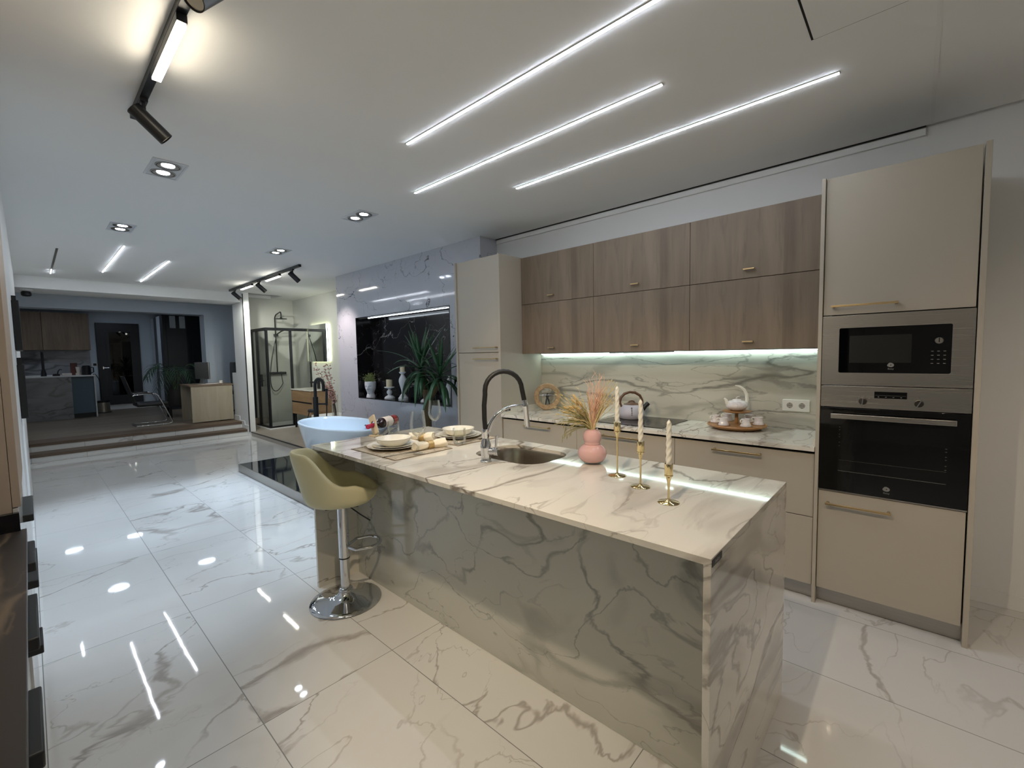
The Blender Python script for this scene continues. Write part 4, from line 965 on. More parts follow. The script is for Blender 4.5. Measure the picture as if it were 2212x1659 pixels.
# candle holders
def baluster(lab, x, y, prof, cz, candle, labc, rc=0.036, fl=0):
    t = thing('candle_holder', lab, 'candle holder', (x, y, NZ), group='white carved candle holders in the niche')
    obj('stand', M().lathe(prof, n=48, wob=(lambda a, h: 1+0.035*math.cos(14*a)*(1 if fl and 0.09 < h < 0.33 else 0))), PLASTER, t)
    c = thing('pillar_candle', labc, 'candle', (x, y, NZ+cz), group='ivory pillar candles in the niche')
    m = M(); n_ = 32
    m.loft([[(rc*math.cos(2*PI*k/n_), rc*math.sin(2*PI*k/n_), z) for k in range(n_)] for z in (0, 0.002)]+[[(rc*math.cos(2*PI*k/n_), rc*math.sin(2*PI*k/n_), candle+0.008*math.cos(2*PI*k/n_+1)) for k in range(n_)], [(0.8*rc*math.cos(2*PI*k/n_), 0.8*rc*math.sin(2*PI*k/n_), candle-0.004) for k in range(n_)]])
    obj('wax', m, IVORY, c); obj('wick', M().cyl((0, 0, candle-0.006), (0.001, 0, candle+0.012), 0.0012, n=6), BLACK, c)
P1 = [(0, 0), (0.072, 0), (0.075, 0.012), (0.066, 0.028), (0.05, 0.04), (0.028, 0.052), (0.022, 0.06), (0.034, 0.075), (0.040, 0.095), (0.034, 0.115), (0.018, 0.13), (0.016, 0.138), (0.03, 0.148), (0.066, 0.158), (0.072, 0.165), (0.066, 0.172), (0, 0.17)]
baluster('short white carved candle holder next to the head planter', -5.545, 3.47, P1, 0.171, 0.10, 'ivory pillar candle on the short holder next to head planter', 0.042)
P2 = [(0, 0), (0.066, 0), (0.068, 0.03), (0.05, 0.05), (0.036, 0.075), (0.02, 0.088), (0.018, 0.1), (0.024, 0.14), (0.04, 0.2), (0.053, 0.255), (0.05, 0.29), (0.032, 0.33), (0.022, 0.345), (0.02, 0.355), (0.045, 0.375), (0.048, 0.385), (0.04, 0.39), (0, 0.388)]
baluster('tall white fluted candle holder in the niche, half behind yucca leaves', -5.22, 3.48, P2, 0.3885, 0.075, 'ivory pillar candle on top of the tall fluted holder', 0.032, fl=1)
baluster('short white carved candle holder in the niche behind the yucca trunk', -4.70, 3.48, P1, 0.171, 0.13, 'ivory pillar candle behind the yucca leaves', 0.040)
# cat figurine
t = thing('cat_figurine', 'white abstract cat figurine on a block at the right end of niche', 'figurine', (-4.20, 3.46, NZ), -0.4)
obj('block', M().box(-0.055, 0.055, -0.05, 0.05, 0, 0.085), PLASTER, t, bevel=0.003)
ct = M().tube([(-0.012, 0, 0.085), (-0.016, 0, 0.13), (-0.022, 0, 0.175), (-0.012, 0, 0.23), (0.004, 0, 0.275), (0.004, 0, 0.305), (-0.002, 0, 0.325)], [0.026, 0.03, 0.036, 0.034, 0.026, 0.028, 0.018], 16)
ct.tube([(0.028, 0, 0.085), (0.024, 0, 0.15), (0.012, 0, 0.22)], [0.02, 0.022, 0.02], 12).tube([(-0.012, 0.0, 0.32), (-0.022, 0, 0.36)], [0.011, 0.001], 8).tube([(0.014, 0.0, 0.32), (0.02, 0, 0.36)], [0.011, 0.001], 8)
ct.tube([(0.03, 0, 0.1), (0.05, 0.0, 0.17), (0.045, 0, 0.25), (0.058, 0, 0.31)], [0.008, 0.007, 0.006, 0.004], 8)
obj('cat', ct, PLASTER, t, sharp=70)

# ================================================================ YUCCA
t = thing('yucca_plant', 'green two-headed yucca with patchy trunk in front of the niche', 'plant', (-4.06, 3.02, 0.1))
obj('pot', M().lathe([(0, 0), (0.14, 0), (0.145, 0.01), (0.18, 0.30), (0.18, 0.32), (0.165, 0.32), (0.16, 0.28), (0, 0.275)], n=36), POTM, t)
obj('soil', M().lathe([(0, 0.27), (0.16, 0.276), (0.12, 0.286), (0, 0.29)], n=28), plain('soil', (46, 36, 28), 0.95, bump=0.6, bscale=80), t)
tr = obj('trunk', M().tube([(0.0, 0, 0.27), (0.005, 0, 0.5), (0.0, 0, 0.75), (0.02, 0, 0.9), (0.03, 0.0, 1.0)], [0.05, 0.042, 0.04, 0.052, 0.058], 20), BARK, t)
bm_ = M().tube([(0.02, 0, 0.88), (-0.06, 0.0, 1.05), (-0.09, 0, 1.18)], [0.048, 0.042, 0.036], 18).tube([(0.03, 0.0, 0.9), (0.13, 0.02, 1.02), (0.20, 0.02, 1.10)], [0.046, 0.04, 0.034], 18)
obj('branch', bm_, BARK, t)
rnd = random.Random(21)
def crown(c, n, L0, L1, nm):
    m = M()
    for k in range(n):
        a = k*2.399963+rnd.uniform(-.25, .25); u = (k+0.5)/n
        el = math.radians(-25+112*u+rnd.uniform(-8, 8))
        d = V((math.cos(a)*math.cos(el), math.sin(a)*math.cos(el)*0.8, math.sin(el)))
        L = rnd.uniform(L0, L1)*(0.85+0.15*math.sin(u*3)); bend = (1.9 if u < 0.4 else 1.15 if u < 0.65 else 0.35)*rnd.uniform(0.7, 1.3)
        m.leaf(V(c)+V((0, 0, 0.10*u-0.05)), d, (0, 0, 1), L, rnd.uniform(0.052, 0.066), bend, 9)
    for v in m.bm.verts:
        v.co.y = min(v.co.y, 0.325+0.004*v.co.z); v.co.x = min(v.co.x, 0.515)
    obj(nm, m, LEAF, t, sharp=180)
crown((-0.10, 0.0, 1.22), 34, 0.40, 0.56, 'leaf_crown')
crown((0.22, 0.02, 1.14), 30, 0.36, 0.52, 'leaf_crown')

# ================================================================ TUB ON BLACK PLATFORM
PZ = 0.10
t = thing('tub_platform', 'low black marble platform with silver edging under the bathtub', 'platform', (-5.05, 2.58, 0))
obj('slab', M(t).box(-6.54, -3.53, 1.812, YM-0.002, 0.012, PZ), DARKP, t, bevel=0.001)
obj('edge_trim', M(t).box(-6.552, -3.53, 1.800, 1.811, 0, PZ-0.001).box(-6.552, -6.541, 1.811, YM-0.002, 0, PZ-0.001), ALU, t)
t = thing('bathtub', 'pale blue-white oval freestanding bathtub on the black platform', 'bathtub', (-5.28, 2.60, PZ))
def oval(a, b, z, p=2.3, n=64): return [(a*math.copysign(abs(math.cos(2*PI*k/n))**(2/p), math.cos(2*PI*k/n)), b*math.copysign(abs(math.sin(2*PI*k/n))**(2/p), math.sin(2*PI*k/n)), z) for k in range(n)]
obj('shell', M().loft([oval(0.60, 0.28, 0.0), oval(0.62, 0.295, 0.02), oval(0.68, 0.325, 0.25), oval(0.775, 0.378, 0.50), oval(0.80, 0.39, 0.545), oval(0.80, 0.39, 0.56), oval(0.79, 0.38, 0.566), oval(0.775, 0.365, 0.562), oval(0.755, 0.35, 0.53), oval(0.67, 0.29, 0.28), oval(0.58, 0.23, 0.17), oval(0.40, 0.14, 0.15)]), TUBM, t, sharp=60)
obj('overflow', M().cyl((0.0, 0.325, 0.47), (0.0, 0.345, 0.465), 0.028, n=24), CHROME, t)
t = thing('tub_filler', 'matt black freestanding tub faucet with arched spout behind the bathtub', 'faucet', (-6.33, 2.755, PZ))
obj('base', M().lathe([(0, 0), (0.06, 0), (0.06, 0.012), (0.035, 0.016), (0, 0.016)], n=28), BLKMET, t)
obj('column', M().tube([(0, 0, 0.01), (0, 0, 0.82)], 0.036, 20), BLKMET, t)
obj('spout', M().tube([(0, 0, 0.80), (0, 0, 0.98)]+[(0.055-0.055*math.cos(PI*k/10), 0.035*(1-math.cos(PI*k/10)), 0.98+0.10*math.sin(PI*k/10)) for k in range(1, 11)]+[(0.112, 0.07, 0.90)], 0.022, 14), BLKMET, t)
obj('hand_shower', M().tube([(0.135, 0.095, 0.70), (0.14, 0.1, 0.90), (0.14, 0.1, 0.94)], [0.016, 0.017, 0.019], 14), BLKMET, t)
obj('shower_bracket', M().cyl((0, 0, 0.72), (0.14, 0.1, 0.72), 0.013, n=10), BLKMET, t)
lv = obj('mixer_body', M().cyl((-0.02, -0.01, 0.62), (-0.10, -0.06, 0.62), 0.026, n=16), BLKMET, t)
obj('lever', M().cyl((-0.09, -0.055, 0.62), (-0.12, -0.075, 0.50), 0.007, n=8), BLKMET, lv)
obj('hose', M().tube(bez((0.135, 0.095, 0.70), (0.12, 0.09, 0.2), (0.05, 0.03, 0.15), (0.02, 0.0, 0.64), 16), 0.008, 8), BLKMET, t)

# ================================================================ BATHROOM DISPLAY
BZ = 0.08
SX = -9.38
struct('floor_bath', M().box(-10.3, -6.81, 2.93, 4.05, 0, BZ).box(-9.44, -6.81, 2.856, 2.93, 0, BZ), STONEF, smooth=False)
struct('trim_3', M().box(-9.45, -6.81, 2.842, 2.856, BZ-0.016, BZ+0.002), BLKMET, smooth=False)
struct('wall_bath', M().box(-10.4, -10.2, 2.93, 4.2, 0, CZ).box(-10.2, -6.6, 4.03, 4.2, 0, CZ), CONC, smooth=False)
struct('wall_partition', M().box(-10.08, -9.45, 2.826, 2.93, 0, CZ), WHITE, smooth=False)
struct('trim_4', M().box(-9.45, -9.438, 2.816, 2.832, BZ, CZ-0.03), BLKMET, smooth=False)
# shower
t = thing('shower_enclosure', 'corner shower enclosure of clear glass panels in black frame', 'shower', (-9.8, 3.6, BZ))
obj('tray', M(t).box(-10.19, SX+0.03, 3.15, 4.02, BZ, BZ+0.03), WHITE, t, bevel=0.004)
z0, z1 = BZ+0.03, 2.09
fy_ = 3.18
obj('top_rail', M(t).box(-10.195, SX+0.02, fy_-0.02, fy_+0.02, z1-0.055, z1).box(SX-0.02, SX+0.02, fy_+0.02, 4.025, z1-0.055, z1), BLKMET, t, bevel=0.001)
obj('bottom_rail', M(t).box(-10.195, SX+0.02, fy_-0.02, fy_+0.02, z0, z0+0.03).box(SX-0.02, SX+0.02, fy_+0.02, 4.025, z0, z0+0.03), BLKMET, t, bevel=0.001)
for x, y, wx, wy in ((-10.185, fy_, 0.01, 0.018), (-9.90, fy_, 0.03, 0.02), (SX-0.03, fy_+0.005, 0.012, 0.018), (SX+0.005, fy_+0.01, 0.012, 0.014), (SX, 3.63, 0.018, 0.022), (SX, 4.01, 0.018, 0.012)):
    obj('post', M(t).box(x-wx, x+wx, y-wy, y+wy, z0+0.03, z1-0.055), BLKMET, t)
obj('glass_panel', M(t).box(-10.175, -9.93, fy_-0.003, fy_+0.003, z0+0.03, z1-0.055), PANE, t, smooth=False)
dp = obj('glass_door', M(t).box(-9.87, SX-0.042, fy_-0.004, fy_+0.002, z0+0.03, z1-0.055), PANE, t, smooth=False)
obj('handle', M(t).box(-9.635, -9.615, fy_-0.04, fy_-0.02, 0.93, 1.17).box(-9.72, -9.70, fy_-0.04, fy_-0.02, 0.93, 1.17).box(-9.70, -9.635, fy_-0.04, fy_-0.02, 1.15, 1.17).box(-9.70, -9.635, fy_-0.04, fy_-0.02, 0.93, 0.95).box(-9.633, -9.617, fy_-0.02, fy_-0.004, 1.04, 1.06), BLKMET, dp)
obj('glass_panel', M(t).box(SX-0.003, SX+0.003, fy_+0.03, 3.605, z0+0.03, z1-0.055), PANE, t, smooth=False)
obj('glass_panel', M(t).box(SX-0.003, SX+0.003, 3.655, 3.995, z0+0.03, z1-0.055), PANE, t, smooth=False)
t = thing('shower_column', 'black shower column with rain head and hand shower inside glass enclosure', 'shower', (-10.15, 3.63, 1.17))
P = lambda x, y, z: (x+10.15, y-3.63, z-1.17)
obj('riser', M().tube([P(-10.15, 3.63, 1.17), P(-10.15, 3.63, 2.34)]+[P(-10.12, 3.63, 2.385), P(-10.06, 3.63, 2.415)]+[P(-9.84, 3.63, 2.45), P(-9.81, 3.63, 2.44), P(-9.80, 3.63, 2.41), P(-9.80, 3.63, 2.34)], 0.0125, 10), BLKMET, t)
obj('rain_head', M().lathe([(0, 0), (0.11, 0), (0.112, 0.004), (0.11, 0.010), (0.03, 0.016), (0.018, 0.04), (0, 0.04)], P(-9.80, 3.63, 2.30), 36), BLKMET, t)
obj('mixer_bar', M().cyl(P(-10.14, 3.47, 1.17), P(-10.14, 3.80, 1.17), 0.026, n=18).cyl(P(-10.2, 3.55, 1.17), P(-10.14, 3.55, 1.17), 0.03, n=16).cyl(P(-10.2, 3.71, 1.17), P(-10.14, 3.71, 1.17), 0.03, n=16), BLKMET, t)
hs = obj('hand_shower', M().tube([P(-10.10, 3.64, 2.0), P(-10.02, 3.70, 2.06), P(-9.96, 3.74, 2.09), P(-9.90, 3.80, 2.095)], [0.012, 0.014, 0.02, 0.034], 12), BLKMET, t)
obj('slider', M().box(0.0-0.03, 0.07, -0.03, 0.03, 0.79, 0.84), BLKMET, t)
obj('hose', M().tube(bez(P(-10.10, 3.64, 2.0), P(-10.05, 3.3, 0.9), P(-10.08, 3.5, 0.55), P(-10.12, 3.72, 0.95), 20)+[P(-10.13, 3.70, 1.14)], 0.008, 8), BLKMET, t)
# mirror
t = thing('backlit_mirror', 'square mirror with glowing LED edge on the bathroom display wall', 'mirror', (-8.88, 4.0, 1.775))
obj('glass', M(t).box(-9.32, -8.46, 3.972, 3.985, 1.405, 2.15), MIRROR, t, bevel=0.001)
obj('light_frame', M(t).box(-9.30, -8.475, 3.986, 4.02, 1.42, 2.135), LEDM, t)
obj('front_light', M(t).box(-8.505, -8.472, 3.970, 3.9718, 1.41, 2.145), LEDN, t)
# vanity
t = thing('bathroom_vanity', 'light oak vanity with two drawers and white top under the lit mirror', 'vanity', (-8.88, 3.8, 0.36))
obj('body', M(t).box(-9.33, -8.445, 3.605, 4.02, 0.37, 0.848), OAKL, t, bevel=0.001)
obj('drawer', M(t).box(-9.33, -8.445, 3.585, 3.604, 0.63, 0.845), OAKL, t, bevel=0.001)
obj('drawer', M(t).box(-9.33, -8.445, 3.585, 3.604, 0.372, 0.60), OAKL, t, bevel=0.001)
obj('grip_channel', M(t).box(-9.33, -8.445, 3.588, 3.6, 0.601, 0.629), BLKMET, t)
obj('top', M(t).box(-9.34, -8.435, 3.575, 4.02, 0.849, 0.872), CERAM, t, bevel=0.002)
for x in (-9.30, -8.475): obj('leg', M(t).box(x-0.015, x+0.015, 3.62, 3.65, BZ, 0.37), BLKMET, t)
t = thing('basin_mixer', 'small black square basin faucet on the vanity behind the tub faucet', 'faucet', (-8.70, 3.86, 0.872))
obj('body', M().box(-0.025, 0.025, -0.025, 0.025, 0, 0.20), BLKMET, t, bevel=0.003)
obj('spout', M().box(-0.02, 0.02, -0.16, -0.02, 0.12, 0.15), BLKMET, t, bevel=0.002)
tag(obj('white_shelf', M((-7.85, 3.74, BZ)).box(-8.30, -7.42, 3.52, 4.02, BZ, 0.42), WHITE, bevel=0.004), 'low white ledge between the vanity and the marble wall', 'ledge')
# branches in a glass vase
t = thing('glass_vase', 'tall clear glass vase on the white ledge holding blossom branches', 'vase', (-7.55, 3.62, 0.42))
obj('body', M().lathe([(0, 0), (0.05, 0), (0.055, 0.01), (0.05, 0.2), (0.06, 0.40), (0.057, 0.40), (0.047, 0.2), (0.05, 0.02), (0, 0.015)], n=32), CLEAR, t)
t = thing('blossom_branches', 'blossom branches with small pinkish flowers in the tall glass vase', 'branches', (-7.55, 3.62, 0.45))
rnd = random.Random(8); bm1 = M(); bm2 = M()
for k in range(9):
    a = rnd.uniform(-0.44, 0.06); tz = rnd.uniform(0.45, 0.92); e_ = V((a*0.9, -0.1+a*0.2, tz))
    pts = bez((rnd.uniform(-.02, .02), rnd.uniform(-.02, .02), 0), (0.02, 0, 0.25), e_*0.6+V((0.05, 0, .05)), e_, 12)
    bm1.tube(pts, [0.006-0.0004*i for i in range(13)], 5)
    for j in range(5, 13):
        for q_ in range(3):
            c = pts[j]+V((rnd.uniform(-.05, .05), rnd.uniform(-.04, .04), rnd.uniform(-.03, .04)))
            bm1.tube([pts[j], c], 0.0022, 3); bm2.lathe([(0, -0.012), (0.013, -0.003), (0.014, 0.006), (0, 0.011)], c, 7)
obj('twigs', bm1, plain('twig', (92, 70, 60), 0.8), t, smooth=False)
obj('blossom', bm2, plain('blossom', (206, 168, 160), 0.7, var=0.3, vscale=30), t, smooth=False)
# ================================================================ STEPS, BEAM AND OFFICE
FO = 0.25
YL, YR = -0.64, 2.826
struct('floor_step', M().box(-9.85, -9.56, -0.05, YR, 0, 0.08).box(-10.35, -9.87, -0.05, YR, 0.0, 0.205), FLOORM, smooth=False)
struct('trim_5', M().box(-9.86, -9.55, -0.05, YR, 0.08, 0.125).box(-10.35, -9.86, -0.05, YR, 0.205, FO), NOSEW, smooth=False)
struct('floor_office', M().box(-15.5, -10.35, -0.64, 5.0, 0.12, FO).box(-10.35, -10.1, YR, 3.2, 0.12, FO), DECKW, smooth=False)
struct('wall_beam', M().box(-10.2, -9.56, -0.64, 2.82, 2.57, CZ+0.1), CEIL, smooth=False)
struct('ceiling_office', M().box(-15.6, -10.2, -0.7, 5.0, 2.75, 2.85), CEIL, smooth=False)
WX = -12.0
struct('wall_lintel', M().box(WX-0.38, WX, -0.64, 2.78, 2.505, 2.8).box(WX-0.38, WX, 2.78, 5.0, FO, 2.8), OFFW, smooth=False)
struct('wall_office', M().box(-15.5, -15.3, -0.64, 5.0, FO, 2.8), OFFW, smooth=False)
struct('wall_office_side', M().box(-15.5, -10.4, 4.9, 5.0, FO, 2.8), OFFW, smooth=False)
struct('wall_parapet', M().box(-10.36, -10.08, 2.835, 2.93, FO, 1.21), WHITE, smooth=False)
struct('baseboard_steps', M().box(-10.34, -9.98, 2.814, 2.8255, FO, FO+0.10).box(-9.98, -9.70, 2.814, 2.8255, 0.126, FO+0.02).box(-9.70, -9.46, 2.814, 2.8255, 0.0, 0.20), WHITE, smooth=False)
struct('baseboard_office', M().box(-15.3, -15.285, 1.05, 2.3, FO, FO+0.13), WHITE, smooth=False)
PANEL = emit('led_panel', (222, 236, 255), 9.0)
t0 = None
for x, y, lab in ((-10.9, 0.915, 'round office ceiling light before the lintel, left of the pair'), (-10.9, 2.31, 'round office ceiling light before the lintel, right of the pair'),
                  (-13.9, 0.48, 'round office alcove ceiling light toward the kitchenette'), (-13.9, 1.53, 'round office alcove ceiling light toward the wardrobe')):
    if t0 is None:
        t0 = thing('round_ceiling_light', lab, 'light', (x, y, 2.75), group='round office ceiling lights')
        obj('rim', M().lathe([(0.15, 0), (0.17, 0), (0.168, -0.008), (0.15, -0.006)], n=36, cap0=False, cap1=False), WHITE, t0)
        obj('diffuser', M().lathe([(0, -0.002), (0.15, -0.002), (0.149, -0.005), (0, -0.006)], n=36), PANEL, t0)
    else: dup(t0, (x, y, 2.75), 0, lab)
t = thing('dome_sensor', 'small black camera on white mount under the ceiling beam by left wall', 'camera', (-9.80, 0.06, 2.57))
obj('mount', M().lathe([(0, 0), (0.07, 0), (0.07, -0.015), (0.03, -0.03), (0, -0.03)], n=24), WHITE, t)
obj('body', M().lathe([(0, -0.03), (0.045, -0.03), (0.055, -0.045), (0.055, -0.085), (0.04, -0.10), (0, -0.105)], n=24), BLACK, t)
# door
struct('door_1', M().box(-15.3, -15.25, 1.215, 2.06, FO+0.13, 2.47), BLKDOOR, bevel=0.004)
dr = bpy.data.objects['door_1']
d0 = V(dr.location)
mk = M(d0).ring_prism([(1.40, 0.55), (1.93, 0.55), (1.93, 2.30), (1.40, 2.30)], [(1.455, 0.62), (1.875, 0.62), (1.875, 2.25), (1.455, 2.25)], -15.252, -15.24, 'yz')
obj('door_frame', mk, BLKDOOR, dr)
obj('door_glass', M(d0).box(-15.249, -15.243, 1.455, 1.875, 0.62, 2.25), SMOKE, dr)
obj('door_handle', M(d0).box(-15.25, -15.20, 1.30, 1.32, 1.30, 1.36).cyl((-15.20, 1.31, 1.33), (-15.20, 1.42, 1.33), 0.011, n=10), CHROME, dr)
# wardrobe
t = thing('wardrobe', 'tall anthracite wardrobe with pale vertical strips in the office alcove', 'wardrobe', (-14.5, 2.9, FO))
obj('body', M(t).box(-15.28, -13.9, 2.33, 3.4, FO, 2.62), DKCAB, t, bevel=0.002)
for y0, y1 in ((2.335, 2.40), (2.41, 2.86), (2.93, 3.39)): obj('door', M(t).box(-13.899, -13.88, y0, y1, FO+0.05, 2.61), DKCAB, t, bevel=0.001)
for x0, x1 in ((-15.27, -14.95), (-14.55, -14.15)): obj('strip', M(t).box(x0, x1, 2.322, 2.329, FO+0.03, 2.61), OFFW, t)
for y0, y1 in ((2.48, 2.60), (2.68, 2.80)): obj('top_panel', M(t).box(-13.8795, -13.872, y0, y1, 2.30, 2.605), OFFW, t)
# office kitchenette
xs = -15.28
for i, (y0, y1, lab) in enumerate(((-0.62, 0.28, 'dark oak wall cupboard at the far left of office kitchenette'), (0.285, 1.085, 'dark oak wall cupboard of office kitchenette nearest the black door'))):
    t = thing('wall_cupboard', lab, 'cabinet', (-15.1, (y0+y1)/2, 1.78), group='dark oak cupboards in the office')
    obj('body', M(t).box(-15.29, -14.97, y0, y1, 1.78, 2.66), OAKD, t, smooth=False)
    obj('door', M(t).box(-14.969, -14.95, y0+0.002, y1-0.002, 1.782, 2.658), OAKD, t, bevel=0.001)
tag(obj('office_splashback', M((-15.285, 0.23, 1.2)).box(-15.298, -15.27, -0.62, 1.085, 1.19, 1.78), marble('office_marble', (150, 152, 156), (26, 28, 32), (60, 64, 70), scale=1.6, rough=0.15, seed=7.7, thin=0.06, thinamt=0.8, softamt=0.8, cover=0.45)), 'dark-veined marble splashback under the office cupboards', 'splashback')
t = thing('kitchenette_counter', 'office kitchenette counter with marble front and slate blue end unit', 'counter', (-13.9, 0.2, FO))
obj('top', M(t).box(-15.27, -13.58, -0.60, 1.03, 1.165, 1.195), WHITE, t, bevel=0.002)
obj('marble_front', M(t).box(-14.2, -13.60, -0.60, 0.64, FO, 1.164), marble('office_marble_front', (142, 142, 144), (60, 60, 62), (100, 100, 102), scale=1.6, rough=0.2, seed=2.7, thin=0.03, thinamt=0.6, softamt=0.6, cover=0.45), t, smooth=False)
obj('blue_unit', M(t).box(-14.3, -13.70, 0.645, 1.0, FO+0.10, 1.164), BLUECAB, t, bevel=0.001)
obj('plinth', M(t).box(-14.3, -13.72, 0.645, 1.0, FO, FO+0.099), BLACK, t)
obj('end_panel', M(t).box(-15.2, -13.66, 1.003, 1.025, FO, 1.164), WHITE, t)
t = thing('office_tap', 'tall black tap on the office kitchenette counter', 'faucet', (-13.75, 0.235, 1.195))
obj('column', M().tube([(0, 0, 0), (0, 0, 0.45), (-0.02, 0, 0.5), (-0.10, 0, 0.52), (-0.18, 0, 0.48), (-0.2, 0, 0.36)], 0.022, 10).lathe([(0.045, 0), (0.045, 0.05), (0.03, 0.13), (0, 0.13)], n=16), BLACK, t)
t = thing('gooseneck_jug', 'small black gooseneck pot on office counter right of the tap', 'jug', (-13.70, 0.42, 1.195))
obj('body', M().lathe([(0, 0), (0.06, 0), (0.055, 0.04), (0, 0.05)], n=16).tube([(0.0, 0.02, 0.04), (0, 0.03, 0.10), (0, 0.06, 0.14), (0, 0.09, 0.13)], 0.010, 8), BLACK, t)
tag(obj('white_box', M((-13.8, 0.58, 1.195)).box(-13.9, -13.68, 0.51, 0.66, 1.195, 1.245), PAPER, bevel=0.003), 'flat white box on the office counter before the reddish carton', 'box')
tag(obj('reddish_carton', M((-13.95, 0.70, 1.195)).box(-14.05, -13.90, 0.655, 0.765, 1.195, 1.47), plain('carton_brown', (104, 66, 58), 0.7), bevel=0.003), 'upright reddish brown carton on the office counter', 'carton')
tag(obj('paper_cup', M((-13.95, 0.79, 1.195)).lathe([(0, 1.245), (0.03, 1.245), (0.045, 1.38), (0.042, 1.38), (0.028, 1.25), (0, 1.25)], (-13.85, 0.775, 0), 20).lathe([(0, 1.195), (0.05, 1.195), (0.05, 1.245), (0, 1.245)], (-13.85, 0.775, 0), 20), PAPER), 'white paper cup on the office counter beside the black coffee pot', 'cup')
t = thing('coffee_pot', 'black coffee pot at the right end of office counter', 'coffee pot', (-13.8, 0.90, 1.1955))
obj('body', M().lathe([(0, 0), (0.075, 0), (0.08, 0.02), (0.075, 0.18), (0.06, 0.21), (0, 0.215)], n=24), BLACK, t)
obj('handle', M().tube([(0, 0.07, 0.17), (0, 0.12, 0.16), (0, 0.12, 0.06), (0, 0.075, 0.04)], 0.010, 8), BLACK, t)
tag(obj('power_cable', M((-13.8, 1.0, 1.2)).tube([(-13.77, 1.0, 1.2035), (-13.75, 1.04, 1.205), (-13.75, 1.09, 1.10), (-13.78, 1.115, 0.9), (-13.8, 1.115, 0.7), (-13.8, 1.12, 0.58)], 0.008, 8).lathe([(0, 0.54), (0.02, 0.55), (0.02, 0.59), (0, 0.6)], (-13.8, 1.12, 0), 10), BLACK), 'thin dark power cable hanging off the end of office counter', 'cable')
t = thing('wall_switch', 'small black switch in white plate beside the office door', 'switch', (-15.29, 1.16, 1.42))
obj('plate', M(t).box(-15.299, -15.288, 1.115, 1.205, 1.375, 1.465), WHITE, t, bevel=0.002); obj('rocker', M(t).box(-15.288, -15.282, 1.13, 1.19, 1.39, 1.45), BLACK, t)
t = thing('waste_bin', 'round steel waste bin on office floor beside the blue kitchenette unit', 'bin', (-14.6, 1.20, FO))
obj('body', M().lathe([(0, 0), (0.13, 0), (0.13, 0.25), (0, 0.25)], n=28), STEELV, t); obj('lid', M().lathe([(0.134, 0.25), (0.134, 0.275), (0.10, 0.295), (0, 0.30)], n=28), BLACK, t)
obj('base', M().lathe([(0, 0), (0.15, 0), (0.15, 0.015), (0, 0.015)], n=28).box(0.1, 0.20, -0.03, 0.03, 0.0, 0.02), BLACK, t)
# cantilever chair, seen from its left side, facing +Y
t = thing('cantilever_chair', 'chrome cantilever visitor chair with black seat on the office floor', 'chair', (-10.95, 1.60, FO))
def chain(x):
    return [(x, -0.28, 0.013), (x, 0.20, 0.013), (x, 0.25, 0.03), (x, 0.255, 0.06), (x, 0.13, 0.40), (x, 0.06, 0.57), (x, 0.02, 0.605), (x, -0.03, 0.615), (x, -0.28, 0.60), (x, -0.31, 0.585)]
for x in (-0.26, 0.26):
    obj('tube_frame', M().tube(chain(x), 0.0125, 10), CHROME, t)
    obj('arm_pad', M().box(x-0.02, x+0.02, -0.28, -0.02, 0.612, 0.632), BLACK, t, bevel=0.006)
obj('cross_tube', M().tube([(-0.26, -0.28, 0.013), (0.26, -0.28, 0.013)], 0.0125, 10), CHROME, t)
obj('seat', M().box(-0.245, 0.245, -0.26, 0.22, 0.37, 0.44), BLACK, t, bevel=0.025, seg=3)
obj('seat_rail', M().cyl((-0.26, 0.13, 0.385), (0.26, 0.13, 0.385), 0.011, n=10), CHROME, t)
obj('backrest', M().loft([[(-0.23, -0.28, 0.44), (0.23, -0.28, 0.44), (0.23, -0.25, 0.44), (-0.23, -0.25, 0.44)], [(-0.24, -0.36, 0.72), (0.24, -0.36, 0.72), (0.24, -0.335, 0.72), (-0.24, -0.335, 0.72)], [(-0.22, -0.42, 0.95), (0.22, -0.42, 0.95), (0.22, -0.40, 0.95), (-0.22, -0.40, 0.95)]]), BLACK, t, bevel=0.008)
# desk
t = thing('office_desk', 'pale wood office desk with dark top at the top of the steps', 'desk', (-10.7, 2.45, FO))
obj('top', M(t).box(-11.12, -10.285, 2.085, 2.81, 0.965, 0.995), OAKD, t, bevel=0.001)
obj('front_panel', M(t).box(-10.32, -10.295, 2.10, 2.80, FO+0.02, 0.964), BIRCH, t, smooth=False)
obj('back_panel', M(t).box(-11.10, -11.075, 2.09, 2.80, FO, 0.964), BIRCH, t, smooth=False)
obj('side_panel', M(t).box(-11.07, -10.325, 2.76, 2.785, FO, 0.964), BIRCH, t, smooth=False)
t = thing('computer_monitor', 'thin silver computer monitor seen edge-on on the office desk', 'monitor', (-10.95, 2.42, 0.995), 0.25)
obj('foot', M().box(-0.09, 0.09, -0.14, 0.03, 0, 0.006), ALU, t, bevel=0.002)
obj('neck', M().hexa([(-0.06, 0.0, 0.005), (0.06, 0.0, 0.005), (0.06, 0.008, 0.005), (-0.06, 0.008, 0.005)], [(-0.06, -0.07+0.1, 0.16), (0.06, -0.07+0.1, 0.16), (0.06, -0.06+0.1, 0.16), (-0.06, -0.06+0.1, 0.16)]), ALU, t)
obj('case', M().box(-0.26, 0.26, 0.02, 0.05, 0.09, 0.44), ALU, t, bevel=0.006); obj('screen', M().box(-0.25, 0.25, 0.0502, 0.0512, 0.13, 0.43), BGLASS, t)
rnd = random.Random(5)
